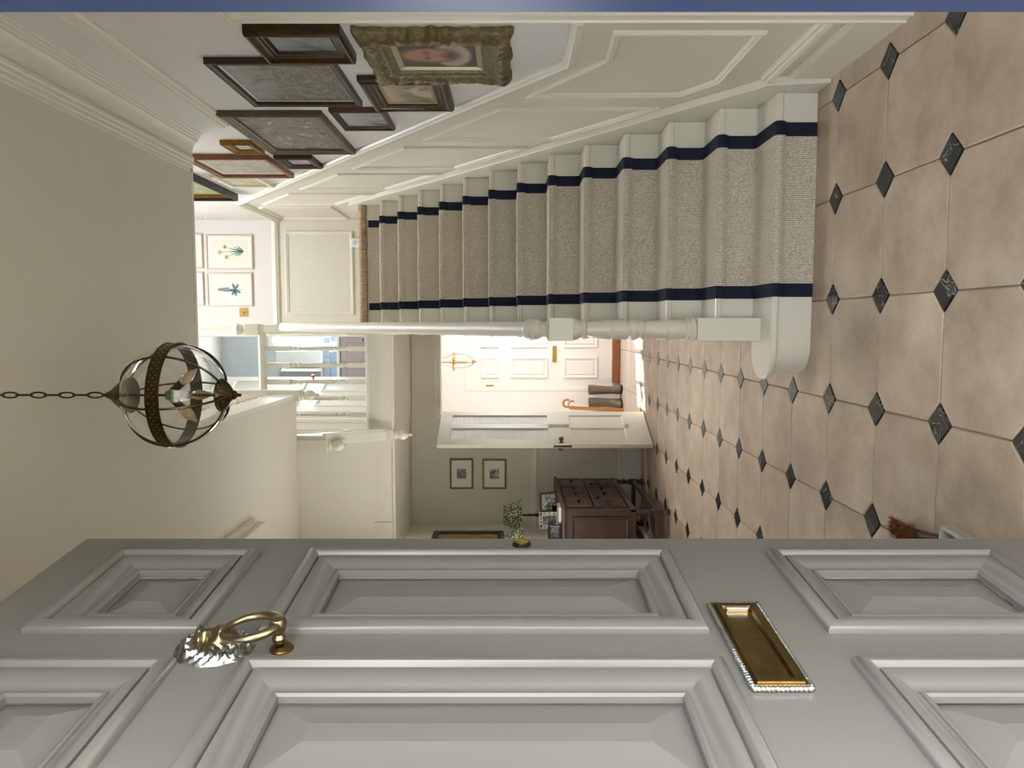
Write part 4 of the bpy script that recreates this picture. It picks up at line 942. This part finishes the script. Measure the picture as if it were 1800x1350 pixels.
n = 28; vs = []; fs = []; prof = [(.050, -.140), (.054, -.146), (.052, -.152), (.042, -.164), (.028, -.176), (.018, -.182), (.014, -.186), (.016, -.190), (.010, -.196), (.005, -.200), (.006, -.208), (.001, -.212)]
seg = 56
for i, (r_, z) in enumerate(prof):
    for k in range(seg):
        fl = 1-.07*(k % 2) if 2 <= i <= 5 else 1; t = 2*pi*k/seg; vs.append((r_*fl*cos(t), r_*fl*sin(t), z))
fs = [(i*seg+k, i*seg+(k+1) % seg, (i+1)*seg+(k+1) % seg, (i+1)*seg+k) for i in range(len(prof)-1) for k in range(seg)]
lan(MB().add(vs, fs), ABRASS, 'fluted_base_cap', hl)
lan(MB().lathe([(.004, .20), (.004, .03), (.015, .028), (.018, .015), (.018, -.01), (.012, -.02), (.005, -.022), (.005, -.145)], (0, 0, 0), 14), ABRASS, 'stem', hl)
for k in range(3):
    a = 2*pi*k/3+.6+pi
    d = Vector((cos(a)*.66, sin(a)*.66, -.75)).normalized(); o_ = Vector((.016*cos(a), .016*sin(a), .004))
    q = o_+d*.044
    so = lan(MB().tube([o_+d*(.0+.046*j/3) for j in range(4)], .0125, 12), ABRASS, 'bulb_holder', hl)
    pts = [q+d*t for t in (0, .008, .022, .038, .052, .066, .078)]
    lan(MB().tube(pts, [.008, .013, .0175, .0165, .012, .006, .002], 14), BULB, 'bulb', hl)
    lan(MB().tube([q+d*t for t in (.006, .04)], .0016, 6), mat('bulb_filament', 'c0762c', .5), 'filament', hl)
zc = .238; k = 0
while LZ+zc < ZC-.045:
    pts = []
    for j in range(16):
        t = 2*pi*j/16; a_, b_ = .0085*cos(t), .026*sin(t)
        pts.append((a_, 0, zc+b_+.020) if k % 2 == 0 else (0, a_, zc+b_+.020))
    lan(MB().tube(pts, .0028, 8, True), ABRASS, 'chain_link', hl); zc += .0455; k += 1
lan(MB().lathe([(.006, zc-.01), (.01, zc), (.045, ZC-LZ-.018), (.05, ZC-LZ-.004), (.05, ZC-LZ)], (0, 0, 0), 24), ABRASS, 'ceiling_rose', hl)

# ================================================================ back hall: sketches, chest, lamps, frames
def sketch(label, x0, x1, z0, z1, dm):
    p = thing('framed_sketch', label, 'picture', ((x0+x1)/2, YB, (z0+z1)/2), group='sketches on the back wall')
    w, h = (x1-x0)/2, (z1-z0)/2; f = lambda a, b, q: (a, -q, b)
    obj('frame', MB().ring([(-w, -h), (w, -h), (w, h), (-w, h)], [(0, .001), (0, .018), (.004, .022), (.014, .022), (.018, .015), (.018, .001)], f), REDBR, p, local=True)
    obj('mount', B(-w+.015, w-.015, -.010, -.003, -h+.015, h-.015), PAPER, p, local=True)
    obj('drawing', B(-.052, .052, -.0115, -.009, -.05, .05), dm, p, local=True)
sketch('small grey architectural sketch in a brown frame, upper of two', -1.760, -1.432, 1.80, 2.05, painting('grey_sketch', [(.35, '4d4b46'), (.5, '7d7a72'), (.65, '9d998f')], 30, 3, .4))
sketch('small black and white figure sketch in a brown frame, lower of two', -1.761, -1.437, 1.445, 1.70, painting('figure_sketch', [(.42, '22211f'), (.5, '8b867c'), (.6, 'cfc9bb')], 16, 3, .8, stretch=(1.6, 1, .6)))
c = (XL, 7.5, 1.83); lp_ = thing('framed_painting', 'dark framed painting on the left wall behind the pleated lamps', 'painting', c)
f = lambda a, b, q: (q, a, b)
obj('frame', MB().ring([(-.22, -.36), (.22, -.36), (.22, .36), (-.22, .36)], [(0, .002), (0, .03), (.02, .04), (.05, .035), (.06, .02), (.06, .002)], f), DBROWN, lp_, local=True)
obj('canvas', B(.006, .014, -.165, .165, -.305, .305), painting('amber_landscape_canvas', [(.3, '4b3320'), (.5, '8a6a3e'), (.65, 'b59a6a')], 6, 6, 1), lp_, local=True)

CX0, CX1, CY0, CY1, CZ0, CZ1 = XL+.03, -1.615, 6.575, 7.94, .30, .945
ch = thing('chest_on_stand', 'dark carved oak chest of drawers on barley twist legs', 'chest', ((CX0+CX1)/2, (CY0+CY1)/2, 0))
obj('body', B(CX0, CX1-.012, CY0+.012, CY1-.012, CZ0, CZ1-.03), OAK, ch)
obj('top', B(CX0, CX1+.018, CY0-.015, CY1+.015, CZ1-.03, CZ1), OAK, ch, bevel=.008)
obj('side_panel_moulding', MB().ring([(CX0+.045, CZ0+.06), (CX1-.07, CZ0+.06), (CX1-.07, CZ1-.08), (CX0+.045, CZ1-.08)], [(0, 0), (0, .012), (.012, .012), (.024, 0)], lambda a, b, h: (a, CY0+.012-h, b)), OAKV, ch)
obj('corner_post', MB().box(CX1-.055, CX1, CY0, CY0+.05, CZ0, CZ1-.03), OAKV, ch, bevel=.004)
obj('corner_post', MB().box(CX1-.055, CX1, CY1-.05, CY1, CZ0, CZ1-.03), OAKV, ch, bevel=.004)
obj('apron', B(CX1-.03, CX1+.005, CY0, CY1, CZ0-.0, CZ0+.05), OAK, ch, bevel=.006)
fx = lambda a, b, h: (CX1-.012+h, a, b)
def knob(y, z, par): return obj('knob', MB().lathe([(.010, 0), (.008, .012), (.017, .020), (.019, .028), (.014, .035), (.001, .037)], (CX1, y, z), 14, 'x'), BLACKW, par, smooth=45)
bays = [(CY0+.06, CY0+.43), (CY0+.45, CY1-.45), (CY1-.43, CY1-.06)]
ZM = .66
for bi, (a, b) in enumerate(bays):
    for (z0_, z1_, up_) in ((CZ0+.07, ZM-.01, False), (ZM+.01, CZ1-.05, True)):
        isd = up_ or bi == 1
        d_ = obj('drawer' if isd else 'door', B(CX1-.012, CX1+.002, a, b, z0_, z1_), OAK, ch, bevel=.003)
        obj('moulding', MB().ring([(a, z0_), (b, z0_), (b, z1_), (a, z1_)], [(0, .012), (0, .024), (.010, .026), (.020, .014)], fx), OAK, d_)
        if isd and bi == 1:
            knob(a+.12, (z0_+z1_)/2, d_); knob(b-.12, (z0_+z1_)/2, d_)
        elif isd: knob((a+b)/2, (z0_+z1_)/2, d_)
        else:
            knob(b-.045 if bi == 0 else a+.045, z1_-.06, d_)
            cy, cz = (a+b)/2, (z0_+z1_)/2
            obj('carved_panel', MB().ring([(a+.07, z0_+.05), (b-.07, z0_+.05), (b-.07, z1_-.05), (a+.07, z1_-.05)], [(0, .014), (0, .022), (.012, .022), (.016, .014)], fx), OAK, d_)
            mbx = MB()
            for q in (-1, 1):
                pts = [(CX1+.006, cy+q*.045+.035*(1-t/9)*cos(t), cz+.035*(1-t/9)*sin(t)) for t in [j*.5 for j in range(17)]]
                mbx.tube(pts, .007, 6)
            obj('carving', mbx, OAKV, d_, smooth=60)
def twist(x, y, z0_, z1_):
    vs = []; fs = []; n = 14; N_ = 34
    for i in range(N_+1):
        t = i/N_; z = z0_+(z1_-z0_)*t; r0 = .021
        for k in range(n):
            a = 2*pi*k/n; r = r0+.0075*cos(2*a-t*(z1_-z0_)*95); vs.append((x+r*cos(a), y+r*sin(a), z))
    fs = [(i*n+k, i*n+(k+1) % n, (i+1)*n+(k+1) % n, (i+1)*n+k) for i in range(N_) for k in range(n)]
    return MB().add(vs, fs)
for (x, y) in ((CX1-.03, CY0+.03), (CX1-.03, CY1-.03), (CX0+.03, CY0+.03), (CX0+.03, CY1-.03)):
    lg = obj('leg', twist(x, y, .145, CZ0+.005), OAKV, ch, smooth=60)
    obj('block', B(x-.028, x+.028, y-.028, y+.028, .075, .15), OAKV, lg, bevel=.003)
    obj('foot', MB().lathe([(.020, 0), (.030, .012), (.033, .03), (.026, .05), (.018, .06), (.026, .076)], (x, y, 0), 16), OAKV, lg, smooth=50)
for (a, b, c_, d_) in ((CX1-.048, CX1-.012, CY0+.05, CY1-.05), (CX0+.012, CX0+.048, CY0+.05, CY1-.05), (CX0+.05, CX1-.05, CY0+.012, CY0+.048), (CX0+.05, CX1-.05, CY1-.048, CY1-.012)):
    obj('stretcher', B(a, b, c_, d_, .09, .13), OAK, ch, bevel=.004)
def lamp(label, x, y, zs_, m, rb, rt_):
    l = thing('table_lamp', label, 'lamp', (x, y, CZ1), group='table lamps on the oak chest')
    z = lambda q: q-CZ1
    prof = [(.055, 0), (.06, .008), (.05, .02), (.02, .035), (.014, .05), (.022, .07), (.026, .10), (.018, .14), (.013, .16), (.02, .175), (.016, .20), (.011, .24), (.014, .26), (.010, .30), (.010, z(zs_)+.03)]
    obj('base', MB().lathe(prof, (0, 0, 0), 18), BLACKW, l, local=True, smooth=45)
    vs = []; fs = []; n = 96; hh = .18
    for (t, q) in ((0, 1), (1, 1), (1, .98), (0, .98)):
        for k in range(n):
            a = 2*pi*k/n; r = (rb+(rt_-rb)*t)*q*(1+.018*(1 if k % 2 else -1)); vs.append((r*cos(a), r*sin(a), z(zs_)+hh*t))
    fs = [(i*n+k, i*n+(k+1) % n, ((i+1) % 4)*n+(k+1) % n, ((i+1) % 4)*n+k) for i in range(4) for k in range(n)]
    sh = obj('shade', MB().add(vs, fs), m, l, local=True)
    obj('trim', MB().lathe([(rt_+.001, z(zs_)+hh-.012), (rt_+.004, z(zs_)+hh), (rt_-.006, z(zs_)+hh), (rt_-.006, z(zs_)+hh-.012)], (0, 0, 0), 40, cap=False), mat('dark_green_trim', '2e3328', .8), sh, local=True)
    obj('carrier', MB().box(-rt_, rt_, -.003, .003, z(zs_)+.02, z(zs_)+.026), BRASS, l, local=True)
SPRIG = shade_mat('green_sprig_pleats', '545c46', 'c6c5a8')
lamp('black turned table lamp with green pleated shade, nearer the back wall', -1.872, 7.40, 1.288, SPRIG, .160, .088)
lamp('black turned table lamp with green pleated shade, behind the small dark photo frame', -1.975, 6.76, 1.285, SPRIG, .150, .085)
def photo(label, x, y, w, h, rz, fm, im, lean=.22, deco=False):
    p = thing('photo_frame', label, 'photo frame', (x, y, CZ1), rz, group='photo frames on the oak chest')
    f = lambda a, b, q: (q-b*lean, a, b)
    R = [(-w/2, 0.0), (w/2, 0.0), (w/2, h), (-w/2, h)]
    k = .024 if not deco else .034
    obj('frame', MB().ring(R, [(0, 0), (0, .010), (k*.3, .014), (k, .010), (k, 0)], f), fm, p, local=True)
    vs = [f(a, b, .004) for a, b in ((-w/2+k-.002, k-.002), (w/2-k+.002, k-.002), (w/2-k+.002, h-k+.002), (-w/2+k-.002, h-k+.002))]
    vs += [f(a, b, .0) for a, b in ((-w/2+k-.002, k-.002), (w/2-k+.002, k-.002), (w/2-k+.002, h-k+.002), (-w/2+k-.002, h-k+.002))]
    obj('photograph', MB().add(vs, [(0, 1, 2, 3), (7, 6, 5, 4), (0, 4, 5, 1), (1, 5, 6, 2), (2, 6, 7, 3), (3, 7, 4, 0)]), im, p, local=True)
    obj('stand', MB().prism([(-.10*h-.0, 0), (-.10*h-.008-.25*h, 0), (-lean*h*.75, h*.75)], lambda a, b: (a, -.012, b), lambda a, b: (a, .012, b)), BLACKW, p, local=True)
    if deco:
        mbx = MB()
        for q in range(22):
            a = 2*pi*q/22; aa, bb = max(-w/2+.017, min(w/2-.017, .8*w*cos(a))), max(.017, min(h-.017, h/2+.8*h*sin(a)))
            c0 = Vector(f(aa, bb, .014)); mbx.tube([c0+Vector((.002, .010*cos(t), .010*sin(t))) for t in [j*pi/4 for j in range(8)]], .0028, 5, True)
        obj('scrollwork', mbx, mat('dark_scroll', '3a3936', .5), p, local=True)
PH1 = painting('bright_snapshot', [(.35, '3c4648'), (.48, '9aa4a6'), (.56, 'dfe3e0'), (.7, '6d7a6a')], 14, 3, .5)
PH2 = painting('dark_snapshot', [(.35, '22262a'), (.5, '5d6468'), (.65, 'b3b2a8')], 16, 3, .5)
photo('grey photo frame with a bright snapshot at the chest corner', -1.72, 7.34, .20, .17, radians(-62), OLIVEF, PH1, .35)
photo('white scrollwork photo frame between the two pleated lamps', -1.80, 6.93, .15, .19, radians(-70), CREAMF, PH2, .25, True)
photo('small dark photo frame beside the white scrollwork frame', -1.86, 6.72, .14, .12, radians(-80), BLACKW, PH2, .25)
bx = thing('trinket_box', 'small black box with a white label on the oak chest', 'box', (-1.745, 7.17, CZ1))
obj('box', B(-.03, .03, -.03, .03, 0, .06), BLACKW, bx, local=True, bevel=.004); obj('label', B(.0302, .031, -.012, .012, .02, .045), PAPER, bx, local=True)
bk = thing('closed_book', 'pale covered book lying at the front of the oak chest', 'book', (-1.71, 6.85, CZ1))
obj('cover', MB().box(-.07, .07, -.10, .10, 0, .003).box(-.07, .07, -.10, .10, .024, .027).box(-.07, -.066, -.10, .10, 0, .027), mat('pale_book_cloth', 'b9ad94', .8), bk, local=True); obj('pages', B(-.064, .066, -.095, .095, .003, .024), PAPER, bk, local=True)

# ================================================================ small things by the front door
br = thing('hand_brush', 'brown bristle hand brush lying behind the open front door', 'brush', (-.715, 2.565, 0))
obj('handle', MB().tube([(0, .09, .03), (.0, .02, .032), (.02, -.10, .028), (.03, -.16, .02)], [.02, .021, .013, .014], 10), mat('dark_brush_handle', '3a2416', .5), br, local=True, smooth=60)
mb = MB()
for k in range(900):
    a, b = random.uniform(-.035, .04), random.uniform(-.05, .10); s_ = random.uniform(.02, .04)
    x1, y1 = a+random.uniform(-.02, .02), b+random.uniform(-.02, .02); w = .003
    mb.add([(a*.6-w, b, .040), (a*.6+w, b, .040), (x1, y1, random.uniform(.035, .07))], [(0, 1, 2)])
tag(obj('bristles', mb, BRISTLE, br, local=True), kind='stuff')
dp = thing('dustpan', 'pale grey dustpan lying behind the open front door', 'dustpan', (-.70, 2.32, 0))
obj('pan', MB().prism([(-.10, -.10), (.055, -.085), (.062, .06), (-.10, .09)], lambda a, b: (a, b, .0), lambda a, b: (a, b, .006)).prism([(.045, -.088), (.058, -.086), (.066, .06), (.052, .062)], lambda a, b: (a, b, .0), lambda a, b: (a, b, .035))
    .prism([(-.10, .078), (.06, .055), (.06, .066), (-.10, .09)], lambda a, b: (a, b, 0), lambda a, b: (a, b, .035)), GREYP, dp, local=True)
# outside the door: paving, with lawn, hedge and canopy added to shape the light
struct('floor_outside', B(-5, 5, -4.5, YF0, -.16, -.03), CONCR, 'stone paving outside the front door', 'paving')
struct('added_tint_lawn', B(-14, 14, -12, -4.5, -.16, -.02), mat('lawn_green', '5f6f3c', .9, var=(9, '46552b', .25)), 'green lawn added out of view to tint the light', 'lawn')  # unseen green ground, added so light bounced indoors turns olive
hg = thing('added_tint_hedge', 'tall clipped green hedge added out of view to tint the light', 'hedge', (0, -8, 0))  # unseen hedge, added for dim greenish light from low directions
mb = MB()
for i in range(14):
    x = -7.2+1.1*i; w = .68
    vs = []; fs = []; n = 12
    for j in range(6):
        z = [0, .45, 1.1, 1.7, 2.05, 2.2][j]; r = [.62, .70, .72, .68, .52, .15][j]
        for k in range(n): t = 2*pi*k/n; q = r*(1+.08*random.uniform(-1, 1)); vs.append((x+q*cos(t)*1.1, q*sin(t), z-.02))
    fs = [(j*n+k, j*n+(k+1) % n, (j+1)*n+(k+1) % n, (j+1)*n+k) for j in range(5) for k in range(n)]+[tuple(5*n+k for k in range(n))]
    mb.add(vs, fs)
tag(obj('foliage', mb, mat('hedge_green', '4c5a30', .9, var=(20, '2e3a1c', .25), bump=(40, .8)), hg, local=True), kind='stuff')
struct('added_shade_canopy', B(-1.5, 1.5, -1.5, YF0, 2.46, 2.56), CONCR, 'flat canopy added out of view to shade the front door', 'canopy')  # invented slab out of view, keeps sky light off the upper door leaf
